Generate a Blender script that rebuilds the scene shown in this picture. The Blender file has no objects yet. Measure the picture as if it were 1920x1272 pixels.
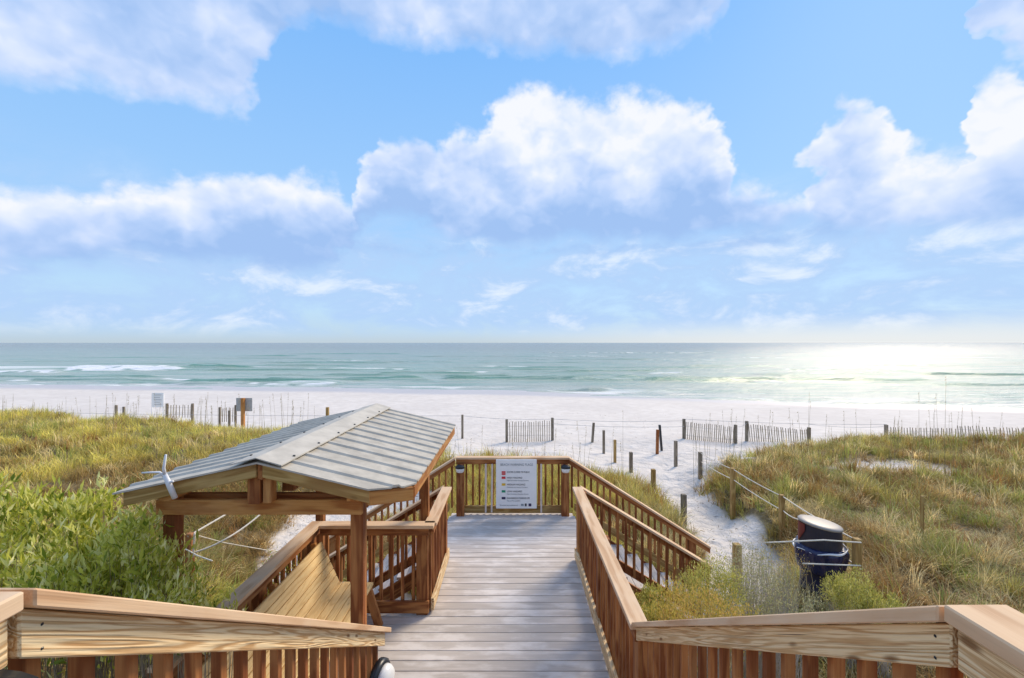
import bpy, bmesh, math, random
import numpy as np
from mathutils import Vector, Matrix, Quaternion
R = math.radians
C = bpy.context.scene.collection
scene = bpy.context.scene
random.seed(7); rng = np.random.default_rng(7)

# ------------------------------------------------------------ camera, world, sun, exposure
F, H, CX, CY = 830.0, 3.2, 960.0, 643.0        # focal length in photo pixels, eye height above the deck, principal point
cam = bpy.data.cameras.new('camera'); cam.lens = F/1920*36; cam.sensor_width = 36
cam.clip_end = 60000; cam.clip_start = 0.05; cam.shift_y = (CY-636)/1920
cam_o = bpy.data.objects.new('camera', cam); C.objects.link(cam_o)
cam_o.location = (0, 0, H); cam_o.rotation_euler = (R(90), 0, 0); scene.camera = cam_o
scene.view_settings.view_transform = 'Standard'; scene.view_settings.look = 'None'
scene.view_settings.gamma = 1; scene.view_settings.use_curve_mapping = False
scene.view_settings.exposure = 0.46
scene.render.engine = 'CYCLES'
scene.cycles.max_bounces = 6; scene.cycles.transparent_max_bounces = 8
scene.cycles.caustics_reflective = False; scene.cycles.caustics_refractive = False

SUN_AZ, SUN_EL = 41.0, 36.0
sun = bpy.data.lights.new('sun', 'SUN'); sun.energy = 2.8; sun.angle = R(22.0); sun.color = (1.0, 0.84, 0.63)
sun_o = bpy.data.objects.new('sun', sun); C.objects.link(sun_o)
sd = Vector((math.sin(R(SUN_AZ))*math.cos(R(SUN_EL)), math.cos(R(SUN_AZ))*math.cos(R(SUN_EL)), math.sin(R(SUN_EL))))
sun_o.rotation_euler = sd.to_track_quat('Z', 'Y').to_euler()

def P(px, py, D):                               # a photo pixel at depth D metres -> the place it stands
    return Vector(((px-CX)*D/F, D, H-(py-CY)*D/F))

class NT:                                       # short node writing
    def __init__(s, tree): s.t = tree; s.n = tree.nodes; s.l = tree.links
    def new(s, typ, **kw):
        n = s.n.new(typ)
        for k, v in kw.items(): setattr(n, k, v)
        return n
    def put(s, sock, v):
        if isinstance(v, bpy.types.NodeSocket): s.l.new(v, sock)
        elif v is not None: sock.default_value = v
    def math(s, op, a, b=None, c=None, clamp=False):
        n = s.new('ShaderNodeMath', operation=op, use_clamp=clamp)
        for i, v in enumerate((a, b, c)): 
            if v is not None: s.put(n.inputs[i], v)
        return n.outputs[0]
    def vmath(s, op, a, b=None, c=None, out=0):
        n = s.new('ShaderNodeVectorMath', operation=op)
        for i, v in enumerate((a, b, c)):
            if v is not None: s.put(n.inputs[i], v)
        return n.outputs[out]
    def mix(s, f, a, b, blend='MIX'):
        n = s.new('ShaderNodeMix', data_type='RGBA', blend_type=blend)
        s.put(n.inputs[0], f); s.put(n.inputs[6], a); s.put(n.inputs[7], b); return n.outputs[2]
    def rng(s, v, a, b, c=0.0, d=1.0, kind='SMOOTHSTEP'):
        n = s.new('ShaderNodeMapRange', interpolation_type=kind)
        for i, x in enumerate((v, a, b, c, d)): s.put(n.inputs[i], x)
        return n.outputs[0]
    def noise(s, vec, scale, detail=4, rough=0.55, dist=0.0, out=0):
        n = s.new('ShaderNodeTexNoise'); s.put(n.inputs['Vector'], vec)
        n.inputs['Scale'].default_value = scale; n.inputs['Detail'].default_value = detail
        n.inputs['Roughness'].default_value = rough; n.inputs['Distortion'].default_value = dist
        return n.outputs[out]
    def comb(s, x, y, z):
        n = s.new('ShaderNodeCombineXYZ'); s.put(n.inputs[0], x); s.put(n.inputs[1], y); s.put(n.inputs[2], z); return n.outputs[0]
    def sep(s, v):
        n = s.new('ShaderNodeSeparateXYZ'); s.put(n.inputs[0], v); return n.outputs


# cloud banks as outlines read off the photograph: (px, top py, base py)
BANK = [(-500,330,480),(-200,380,505),(0,362,505),(70,352,500),(140,368,492),(240,362,490),(330,352,493),(420,340,498),(500,335,505),(580,338,506),(630,360,492),(668,400,440),
 (690,335,420),(722,275,402),(765,258,412),(810,292,438),(850,258,456),(900,268,462),(935,205,464),(985,166,462),(1050,168,455),(1110,190,452),(1190,186,452),(1280,195,460),(1330,225,446),
 (1385,352,438),(1500,372,426),(1545,262,430),(1590,188,436),(1640,215,432),(1690,292,428),(1765,292,428)]
BANK2 = [(1740,420,421),(1775,310,425),(1812,282,426),(1835,165,425),(1880,140,424),(1930,150,416),(2000,260,420),(2200,330,430)]
TOPB = [(-500,-400,60),(-200,-400,120),(0,-400,148),(70,-400,152),(150,-400,168),(240,-400,182),(330,-400,180),(400,-400,196),(450,-400,190),(490,-400,120),(530,-400,35),(590,-400,28),(650,-400,22),(690,-400,48),(760,-400,66),
 (850,-400,84),(950,-400,82),(1080,-400,88),(1180,-400,92),(1270,-400,86),(1325,-400,50),(1385,-400,-80),(1600,-400,-160),(1835,-400,-80),(1868,-400,62),(1925,-400,108),(2050,-400,60)]
A0, A1, E0, E1 = R(-62), R(62), R(-5), R(75)
def build_world():
    w = bpy.data.worlds.new('World'); scene.world = w; w.use_nodes = True
    t = NT(w.node_tree); t.n.clear()
    d = t.new('ShaderNodeTexCoord').outputs['Generated']; s = t.sep(d)
    az = t.math('ARCTAN2', s[0], s[1]); el = t.math('ARCSINE', s[2])
    q = t.comb(s[0], s[1], t.math('MULTIPLY', s[2], 1.25))
    wn = t.sep(t.noise(q, 7.0, 2, .5, out=1))
    wq = t.noise(q, 16.0, 3, .6, out=1); wf = t.sep(wq)
    azw = t.math('MULTIPLY_ADD', t.math('SUBTRACT', wf[0], .5), .11, t.math('MULTIPLY_ADD', t.math('SUBTRACT', wn[0], .5), .075, az))
    elw = t.math('MULTIPLY_ADD', t.math('SUBTRACT', wf[1], .5), .04, t.math('MULTIPLY_ADD', t.math('SUBTRACT', wn[1], .5), .04, el))
    fac = t.math('DIVIDE', t.math('SUBTRACT', azw, A0), A1-A0)
    def profile(pts):
        cr = t.new('ShaderNodeValToRGB'); t.put(cr.inputs[0], fac); e = cr.color_ramp
        for i, (px, a, b) in enumerate(pts):
            u = (px-CX)/F; ang = math.atan(u); pos = (ang-A0)/(A1-A0)
            f = lambda y: (math.atan((CY-y)/F*math.cos(ang))-E0)/(E1-E0)
            x = e.elements[i] if i < 2 else e.elements.new(min(1, max(0, pos)))
            x.position = min(1, max(0, pos)); x.color = (f(a), f(b), 0, 1)
        o = t.new('ShaderNodeSeparateColor'); t.put(o.inputs[0], cr.outputs[0])
        return [t.math('MULTIPLY_ADD', o.outputs[k], E1-E0, E0) for k in (0, 1)]
    def puffs(v):                                  # round billows with finer billows on them
        n = t.new('ShaderNodeTexVoronoi', feature='F1'); t.put(n.inputs['Vector'], v); n.inputs['Scale'].default_value = 9.0
        n.inputs['Detail'].default_value = 2.0; n.inputs['Roughness'].default_value = .55; n.inputs['Lacunarity'].default_value = 2.3; n.normalize = True
        return n.outputs['Distance']
    fine = t.noise(q, 24.0, 5, .62)
    v0 = t.vmath('ADD', q, t.vmath('MULTIPLY', t.vmath('SUBTRACT', wq, (.5,.5,.5)), (.05,.05,.05)))
    p0 = puffs(v0); p1 = puffs(t.vmath('ADD', v0, (.014, .0, .034)))
    n0 = t.math('ADD', t.math('MULTIPLY_ADD', p0, -1.0, .47), t.math('MULTIPLY_ADD', fine, .7, -.35))
    nb = t.math('SUBTRACT', p1, p0)                # billow relief, light from above right
    def layer(pts, ta, ba):
        top, bot = profile(pts)
        dt = t.math('ADD', t.math('SUBTRACT', top, elw), t.math('MULTIPLY', n0, ta))
        db = t.math('ADD', t.math('SUBTRACT', elw, bot), t.math('MULTIPLY', n0, ba))
        m = t.new('ShaderNodeMath', operation='SMOOTH_MIN'); t.put(m.inputs[0], dt); t.put(m.inputs[1], db); m.inputs[2].default_value = .01
        h = t.math('DIVIDE', t.math('SUBTRACT', elw, bot), t.math('MAXIMUM', t.math('SUBTRACT', top, bot), .02), clamp=True)
        return m.outputs[0], h
    f1, h1 = layer(BANK, .085, .03); f2, _ = layer(BANK2, .085, .02); f3, h3 = layer(TOPB, .03, .06)
    hb = t.math('DIVIDE', t.math('SUBTRACT', el, R(14)), R(11), clamp=True)
    # unseen cumulus outside the frame, added denser to whiten the ambient light
    out = t.math('MAXIMUM', t.rng(t.math('ABSOLUTE', az), .88, 1.12), t.rng(el, .66, .85))
    gen = t.math('MULTIPLY_ADD', t.noise(q, 2.4, 3, .5), 1.6, -.72)
    gen = t.math('SUBTRACT', t.math('ADD', gen, t.math('MULTIPLY', n0, .15)), t.rng(el, .26, .06, 0, .7))
    f = t.math('MAXIMUM', t.math('MAXIMUM', f1, f2), f3)
    mx = t.new('ShaderNodeMix', data_type='FLOAT'); t.put(mx.inputs[0], out); t.put(mx.inputs[2], f); t.put(mx.inputs[3], gen); f = mx.outputs[0]
    # soft edge below, crisper edge above
    alpha = t.rng(f, -.010, .034)
    mh = t.new('ShaderNodeMix', data_type='FLOAT'); t.put(mh.inputs[0], t.math('MAXIMUM', out, t.rng(f3, -.012, .02))); t.put(mh.inputs[2], h1)
    t.put(mh.inputs[3], t.math('MULTIPLY_ADD', t.rng(f3, .0, .12), .0, .42)); hh = mh.outputs[0]
    big = t.noise(q, 5.0, 3, .5)
    lit = t.math('ADD', t.math('MULTIPLY_ADD', nb, 1.45, .0), t.math('MULTIPLY_ADD', hh, 1.05, t.math('MULTIPLY_ADD', big, 1.7, -1.02)))
    lit = t.rng(lit, -.05, 1.0, 0, 1, 'LINEAR')
    cr2 = t.new('ShaderNodeValToRGB'); t.put(cr2.inputs[0], lit); e = cr2.color_ramp
    e.elements[0].position = 0; e.elements[0].color = (.33,.50,.82,1); e.elements[1].position = 1; e.elements[1].color = (.86,.875,.96,1)
    for pos, c in ((.3,(.44,.59,.88)),(.55,(.58,.69,.92)),(.8,(.72,.79,.95))):
        x = e.elements.new(pos); x.color = (*c, 1)
    core = cr2.outputs[0]
    sky = t.new('ShaderNodeTexSky', sky_type='NISHITA', sun_disc=False)
    sky.sun_elevation = R(SUN_EL); sky.sun_rotation = R(SUN_AZ); sky.air_density = 1.0; sky.dust_density = 0.6; sky.ozone_density = 2.0
    nis = t.mix(1.0, sky.outputs[0], (.08,.08,.08,1), 'MULTIPLY')
    cr = t.new('ShaderNodeValToRGB'); t.put(cr.inputs[0], t.math('MULTIPLY', t.math('MAXIMUM', el, 0.0), 1/1.2))
    e = cr.color_ramp; e.elements[0].position = 0; e.elements[0].color = (.50,.61,.70,1)
    e.elements[1].position = 1; e.elements[1].color = (.12,.33,.78,1)
    for pos, c in ((.02,(.50,.67,.83)),(.06,(.50,.72,.94)),(.2,(.36,.62,.97)),(.5,(.22,.50,.96))):
        x = e.elements.new(pos); x.color = (*c, 1)
    base = t.mix(.12, cr.outputs[0], nis)
    # thin streaky haze cloud low over the horizon
    lo = t.noise(t.comb(t.math('MULTIPLY', az, 6.5), t.math('MULTIPLY', el, 14.0), 3.0), 1.0, 6, .62, .4)
    loa = t.math('MULTIPLY', t.rng(lo, .28, .54), t.math('MULTIPLY', t.rng(el, .0, .05), t.rng(el, .34, .17)))
    base = t.mix(t.math('MULTIPLY', loa, .9), base, t.mix(t.rng(lo, .5, .72), (.42,.60,.88,1), (.74,.82,.94,1)))
    glow = t.math('MULTIPLY', t.rng(t.math('ABSOLUTE', t.math('SUBTRACT', az, R(SUN_AZ))), .9, 0.0), t.rng(el, .06, 0.0))
    base = t.mix(t.math('MULTIPLY', glow, .75), base, (.82,.83,.82,1))
    col = t.mix(t.math('MULTIPLY', alpha, .97), base, core)
    bg = t.new('ShaderNodeBackground'); t.put(bg.inputs[0], col); bg.inputs[1].default_value = 0.8
    o = t.new('ShaderNodeOutputWorld'); t.put(o.inputs[0], bg.outputs[0])
    w.cycles.sampling_method = 'MANUAL'; w.cycles.sample_map_resolution = 512
build_world()

# ------------------------------------------------------------ materials
MATS = {}
def newmat(name):
    m = bpy.data.materials.new(name); m.use_nodes = True; t = NT(m.node_tree)
    b = t.n['Principled BSDF']; MATS[name] = m; return m, t, b
def plain(name, col, rough=.6, metal=0, bump=0, bscale=40, var=.12, spec=.5):
    m, t, b = newmat(name)
    tc = t.new('ShaderNodeTexCoord').outputs['Object']
    n = t.noise(tc, bscale*.2, 5, .6)
    t.put(b.inputs['Base Color'], t.mix(t.rng(n, .3, .7), tuple(c*(1-var) for c in col)+(1,), tuple(min(1, c*(1+var)) for c in col)+(1,)))
    b.inputs['Roughness'].default_value = rough; b.inputs['Metallic'].default_value = metal
    b.inputs['Specular IOR Level'].default_value = spec
    if bump:
        bm_ = t.new('ShaderNodeBump'); bm_.inputs['Strength'].default_value = bump; bm_.inputs['Distance'].default_value = .01
        t.put(bm_.inputs['Height'], t.noise(tc, bscale, 4, .6)); t.put(b.inputs['Normal'], bm_.outputs[0])
    return m
def wood(name, dark, mid, light, bands=26, rough=.75, wear=None, wear_amt=.4, knots=0.0, var=.25, bump=.25, dl=(.15,.95), cont=0.0, st=(1.1,10.0), cracks=0.0):
    m, t, b = newmat(name)
    a = t.new('ShaderNodeAttribute', attribute_name='grain').outputs['Vector']
    oi = t.new('ShaderNodeObjectInfo').outputs['Random']
    off = t.vmath('MULTIPLY', t.comb(t.math('MULTIPLY', oi, 37.0), t.math('MULTIPLY', oi, 13.0), t.math('MULTIPLY', oi, 71.0)), (1,1,1))
    g = t.vmath('ADD', t.vmath('MULTIPLY', a, (st[0], st[1], st[1])), off)
    f = t.noise(g, 1.0, 2, .42, .12)
    band = t.math('MULTIPLY_ADD', t.math('SINE', t.math('MULTIPLY', f, float(bands)*2)), .5, .5)
    fine = t.noise(t.vmath('ADD', t.vmath('MULTIPLY', a, (4.0, 160.0, 160.0)), off), 1.0, 3, .6)
    big = t.noise(t.vmath('ADD', t.vmath('MULTIPLY', a, (2.2, 5.0, 5.0)), off), 1.0, 4, .6)
    c = t.mix(t.rng(band, *dl), (*dark, 1), (*light, 1))
    c = t.mix(t.rng(fine, .35, .65, .1, .6), c, (*mid, 1))
    if cont: c = t.mix(t.rng(fine, .52, .66, 0, cont), c, (dark[0]*.8, dark[1]*.75, dark[2]*.7, 1))
    if wear: c = t.mix(t.rng(big, .45, .68, 0, wear_amt), c, (*wear, 1))
    if knots:
        v = t.new('ShaderNodeTexVoronoi'); t.put(v.inputs['Vector'], t.vmath('ADD', t.vmath('MULTIPLY', a, (4.2, 11.0, 11.0)), off)); v.inputs['Scale'].default_value = 1.0
        c = t.mix(t.rng(v.outputs['Distance'], .16, .05, 0, knots), c, (dark[0]*.45, dark[1]*.4, dark[2]*.35, 1))
    if cracks:
        ck = t.noise(t.vmath('ADD', t.vmath('MULTIPLY', a, (1.6, 95.0, 95.0)), off), 1.0, 2, .5)
        c = t.mix(t.math('MULTIPLY', t.rng(ck, .70, .74), cracks), c, (.07,.04,.02,1))
    hs = t.new('ShaderNodeHueSaturation'); t.put(hs.inputs['Color'], c); t.put(hs.inputs['Value'], t.math('MULTIPLY_ADD', oi, var, 1-var/2))
    t.put(b.inputs['Base Color'], hs.outputs[0]); b.inputs['Roughness'].default_value = rough
    b.inputs['Specular IOR Level'].default_value = .3
    bp = t.new('ShaderNodeBump'); bp.inputs['Strength'].default_value = bump; bp.inputs['Distance'].default_value = .003
    t.put(bp.inputs['Height'], t.math('ADD', band, fine)); t.put(b.inputs['Normal'], bp.outputs[0])
    return m
wood('red_wood', (.17,.046,.011), (.28,.092,.025), (.43,.18,.056), 12, wear=(.52,.25,.09), wear_amt=.5)
wood('orange_wood', (.30,.10,.022), (.42,.17,.04), (.54,.26,.075), 14, wear=(.56,.31,.12), wear_amt=.5, knots=.5)
wood('cap_wood', (.50,.29,.155), (.66,.43,.25), (.72,.50,.31), 8, wear=(.74,.55,.37), wear_amt=.7, bump=.3, var=.1)
wood('straw_wood', (.46,.24,.09), (.78,.56,.29), (.86,.68,.42), 40, wear=(.70,.47,.24), wear_amt=.45, knots=.9, bump=.8, var=.05, dl=(.0,.55), cont=.75, st=(.9,15.0), cracks=.85)
wood('bench_wood', (.50,.27,.08), (.76,.52,.23), (.84,.62,.31), 24, wear=(.55,.36,.16), wear_amt=.4, knots=.4, bump=.3, var=.16, dl=(-.5,.5))
wood('olive_wood', (.26,.15,.04), (.40,.25,.08), (.50,.34,.13), 14, wear=(.32,.17,.06), wear_amt=.6, knots=.4)
wood('grey_wood', (.13,.10,.07), (.22,.18,.13), (.32,.27,.20), 10, wear=(.30,.26,.2), wear_amt=.5)
wood('picket_wood', (.22,.17,.115), (.33,.27,.19), (.41,.35,.27), 10)
wood('deck_wood', (.47,.42,.375), (.60,.54,.49), (.67,.605,.555), 5, rough=.78, wear=(.76,.71,.67), wear_amt=.75, var=.20, bump=.3)
plain('roof_metal', (.48,.44,.37), .6, .0, .05, 30, .16, .12)
plain('ridge_metal', (.53,.49,.42), .6, .0, .05, 30, .12, .12)
plain('white_plastic', (.75,.76,.78), .4, 0, .1, 20, .06)
plain('frosted_glass', (.80,.80,.78), .25, 0, 0, 20, .04)
plain('black_plastic', (.015,.017,.022), .35)
plain('navy_drum', (.012,.014,.045), .4, 0, .15, 20, .3)
plain('lid_dark', (.018,.018,.035), .45)
plain('lid_red', (.16,.02,.018), .5)
plain('lid_top', (.32,.285,.25), .45, 0, .1, 15, .08)
plain('rope', (.72,.66,.56), .8, 0, .5, 200)
plain('wire', (.42,.42,.43), .6, .3)
plain('white_board', (.90,.90,.88), .5, 0, 0, 20, .03)
plain('sign_back', (.45,.46,.47), .5, .2)
plain('stake', (.66,.58,.52), .7, 0, .3, 40)
plain('tag_red', (.62,.03,.04), .5); plain('tag_yellow', (.75,.48,.03), .5); plain('tag_green', (.02,.30,.16), .5)
plain('tag_purple', (.03,.025,.09), .5); plain('ink', (.06,.07,.08), .6); plain('ink_soft', (.28,.33,.35), .6)
plain('bark', (.27,.22,.15), .9, 0, .4, 60, .3)
plain('grey_twig', (.46,.41,.35), .9, 0, 0, 40, .3)
plain('rusty_wire', (.25,.22,.2), .7, .3)
def bag_mat():
    m, t, b = newmat('bag_film'); tc = t.new('ShaderNodeTexCoord').outputs['Object']
    b.inputs['Base Color'].default_value = (.014,.018,.07,1); b.inputs['Roughness'].default_value = .22
    bp = t.new('ShaderNodeBump'); bp.inputs['Strength'].default_value = .9; bp.inputs['Distance'].default_value = .03
    t.put(bp.inputs['Height'], t.noise(t.vmath('MULTIPLY', tc, (1,1,.5)), 9, 3, .5, 1.0)); t.put(b.inputs['Normal'], bp.outputs[0])
bag_mat()
def leaf_mat(name, a_col, b_col, c_col, trans=.25, rough=.5, inst=False):
    m, t, b = newmat(name)
    if inst:
        tn = t.new('ShaderNodeAttribute', attribute_name='tint', attribute_type='INSTANCER').outputs['Color']
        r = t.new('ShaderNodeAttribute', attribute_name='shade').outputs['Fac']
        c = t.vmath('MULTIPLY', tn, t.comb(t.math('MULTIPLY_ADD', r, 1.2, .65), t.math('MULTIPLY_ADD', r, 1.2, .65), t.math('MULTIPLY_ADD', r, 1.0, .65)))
    else:
        r = t.new('ShaderNodeAttribute', attribute_name='shade').outputs['Fac']
        cr = t.new('ShaderNodeValToRGB'); t.put(cr.inputs[0], r)
        cr.color_ramp.elements[0].color = (*a_col, 1); cr.color_ramp.elements[1].color = (*c_col, 1)
        x = cr.color_ramp.elements.new(.5); x.color = (*b_col, 1); c = cr.outputs[0]
    t.put(b.inputs['Base Color'], c); b.inputs['Roughness'].default_value = rough; b.inputs['Specular IOR Level'].default_value = .25
    tr = t.new('ShaderNodeBsdfTranslucent'); t.put(tr.inputs[0], c)
    ms = t.new('ShaderNodeMixShader'); ms.inputs[0].default_value = trans
    t.put(ms.inputs[1], b.outputs[0]); t.put(ms.inputs[2], tr.outputs[0]); t.put(t.n['Material Output'].inputs[0], ms.outputs[0])
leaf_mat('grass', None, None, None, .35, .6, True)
leaf_mat('shrub_leaf', (.17,.23,.02), (.68,.66,.10), (1.0,.95,.50), .55, .32)  # pale end: light leaves, with their yellow highlights put into the colour
leaf_mat('gold_leaf', (.34,.32,.06), (.66,.52,.12), (.82,.50,.18), .35)
leaf_mat('lime_leaf', (.24,.26,.05), (.58,.54,.13), (.80,.74,.24), .35)
leaf_mat('wispy_leaf', (.30,.30,.13), (.52,.50,.24), (.66,.60,.34), .3)
leaf_mat('oat_straw', (.30,.24,.12), (.40,.33,.18), (.50,.42,.26), .3)

# ------------------------------------------------------------ object helpers
WM = {}
def tag(o, label=None, cat=None, group=None, kind=None):
    if label: o['label'] = label
    if cat: o['category'] = cat
    if group: o['group'] = group
    if kind: o['kind'] = kind
    return o
def thing(name, loc, label, cat, group=None):
    o = bpy.data.objects.new(name, None); o.empty_display_size = .1; C.objects.link(o)
    o.location = loc; WM[o] = Matrix.Translation(loc); return tag(o, label, cat, group)
def link(name, me, M, parent=None):
    o = bpy.data.objects.new(name, me); C.objects.link(o)
    if parent is not None: o.parent = parent; o.matrix_basis = WM[parent].inverted() @ M
    else: o.matrix_basis = M
    WM[o] = M; return o
BOX = {}
def box_mesh(L, w, h, mat, slope=0.0, bev=.004):
    key = (round(L,3), round(w,3), round(h,3), mat, round(slope,3), bev)
    if key in BOX: return BOX[key]
    bm = bmesh.new(); bmesh.ops.create_cube(bm, size=1)
    for v in bm.verts: v.co = Vector((v.co.x*L, v.co.y*w, v.co.z*h))
    if bev: bmesh.ops.bevel(bm, geom=bm.edges[:], offset=min(bev, w*.3, h*.3), segments=1, affect='EDGES', clamp_overlap=True)
    me = bpy.data.meshes.new('board'); bm.to_mesh(me); bm.free()
    co = np.empty(len(me.vertices)*3, 'f'); me.vertices.foreach_get('co', co)
    at = me.attributes.new('grain', 'FLOAT_VECTOR', 'POINT'); at.data.foreach_set('vector', co)
    if slope:
        co = co.reshape(-1,3); co[:,2] += slope*co[:,0]; me.vertices.foreach_set('co', co.ravel()); me.update()
    me.materials.append(MATS[mat]); BOX[key] = me; return me
def beam(name, p0, p1, w, h, mat, parent, plumb=False, bev=.004, roll=0.0):
    """a board from p0 to p1 (centre line), w wide across, h tall; plumb = ends cut vertical"""
    p0, p1 = Vector(p0), Vector(p1); d = p1-p0
    if plumb:
        hd = Vector((d.x, d.y, 0)); L = hd.length; x = hd/L; z = Vector((0,0,1)); sl = d.z/L
    else:
        L = d.length; x = d/L; sl = 0.0
        z = Vector((0,0,1)) if abs(x.z) < .99 else Vector((0,1,0))
    y = z.cross(x).normalized(); z = x.cross(y).normalized()
    if roll: q = Quaternion(x, roll); y = q @ y; z = q @ z
    M = Matrix.Translation((p0+p1)/2) @ Matrix((x, y, z)).transposed().to_4x4()
    return link(name, box_mesh(L, w, h, mat, sl, bev), M, parent)
def post(name, x, y, z0, z1, w, mat, parent, bev=.006):
    return beam(name, (x,y,z0), (x,y,z1), w, w, mat, parent, bev=bev)
def mesh_obj(name, vs, fs, mat, parent=None, smooth=False, loc=None, attrs=None, quads=False):
    """world-space verts"""
    vs = np.asarray(vs, 'f')
    loc = Vector(loc) if loc is not None else (WM[parent].translation if parent is not None else Vector((0,0,0)))
    me = bpy.data.meshes.new(name)
    loc_a = np.array(loc, 'f')
    if isinstance(fs, np.ndarray):
        n, k = fs.shape; me.vertices.add(len(vs)); me.vertices.foreach_set('co', (vs-loc_a).ravel())
        me.loops.add(n*k); me.loops.foreach_set('vertex_index', fs.astype('i').ravel())
        me.polygons.add(n); me.polygons.foreach_set('loop_start', np.arange(0, n*k, k, dtype='i'))
        me.update(calc_edges=True)
    else: me.from_pydata([tuple(v-loc_a) for v in vs], [], fs)
    if smooth: me.polygons.foreach_set('use_smooth', np.ones(len(me.polygons), bool))
    at = me.attributes.new('grain', 'FLOAT_VECTOR', 'POINT') if attrs is None else None
    if at: at.data.foreach_set('vector', (vs-loc_a).astype('f').ravel())
    for k, v in (attrs or {}).items():
        me.attributes.new(k, 'FLOAT', 'POINT').data.foreach_set('value', np.asarray(v, 'f'))
    if mat: me.materials.append(MATS[mat])
    me.update()
    return link(name, me, Matrix.Translation(loc), parent)
def tube_geo(pts, rad, n=6, cap=True):
    pts = [Vector(p) for p in pts]; vs = []; fs = []
    if not hasattr(rad, '__len__'): rad = [rad]*len(pts)
    for i, p in enumerate(pts):
        d = (pts[min(i+1, len(pts)-1)]-pts[max(i-1, 0)]).normalized()
        a = d.orthogonal().normalized() if i == 0 else (a-d*a.dot(d)).normalized()
        b = d.cross(a)
        for k in range(n):
            an = 2*math.pi*k/n; vs.append(p+rad[i]*(math.cos(an)*a+math.sin(an)*b))
    for i in range(len(pts)-1):
        for k in range(n):
            fs.append((i*n+k, i*n+(k+1)%n, (i+1)*n+(k+1)%n, (i+1)*n+k))
    if cap: fs.append(tuple(range(n))[::-1]); fs.append(tuple((len(pts)-1)*n+k for k in range(n)))
    return vs, fs
def tube(name, pts, rad, mat, parent=None, n=6):
    vs, fs = tube_geo(pts, rad, n); return mesh_obj(name, [tuple(v) for v in vs], fs, mat, parent, smooth=True, loc=None if parent else pts[0])
def sag(a, b, s, n=10, jit=0):
    a, b = Vector(a), Vector(b)
    return [a.lerp(b, i/n)-Vector((0,0,4*s*(i/n)*(1-i/n)+random.uniform(-jit,jit))) for i in range(n+1)]
def lathe(name, prof, cx, cy, mat, parent, n=32, squash=1, jit=None, smooth=True):
    vs = []; fs = []
    for i, (r, z) in enumerate(prof):
        for k in range(n):
            a = 2*math.pi*k/n; rr = r*(1+(jit(a, z) if jit else 0))
            vs.append((cx+rr*math.cos(a), cy+rr*math.sin(a)*squash, z))
    for i in range(len(prof)-1):
        for k in range(n): fs.append((i*n+k, i*n+(k+1)%n, (i+1)*n+(k+1)%n, (i+1)*n+k))
    fs.append(tuple(range(n))[::-1]); fs.append(tuple((len(prof)-1)*n+k for k in range(n)))
    return mesh_obj(name, vs, fs, mat, parent, smooth=smooth)
def vnoise(x, y, s, seed=0):
    """smooth value noise in numpy"""
    x = np.asarray(x, float)/s+seed*17.3; y = np.asarray(y, float)/s+seed*9.1
    xi = np.floor(x).astype(int); yi = np.floor(y).astype(int); fx = x-xi; fy = y-yi
    fx = fx*fx*(3-2*fx); fy = fy*fy*(3-2*fy)
    def h(i, j):
        n = (i*374761393+j*668265263+seed*1274126177) & 0x7fffffff
        n = ((n ^ (n >> 13))*1274126177) & 0x7fffffff
        return ((n ^ (n >> 16)) & 0xffff)/65535.0
    return (h(xi,yi)*(1-fx)+h(xi+1,yi)*fx)*(1-fy)+(h(xi,yi+1)*(1-fx)+h(xi+1,yi+1)*fx)*fy
def fbm(x, y, s, seed=0, o=4):
    return sum(vnoise(x, y, s/2**i, seed+i)*.5**i for i in range(o))/sum(.5**i for i in range(o))

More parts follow.
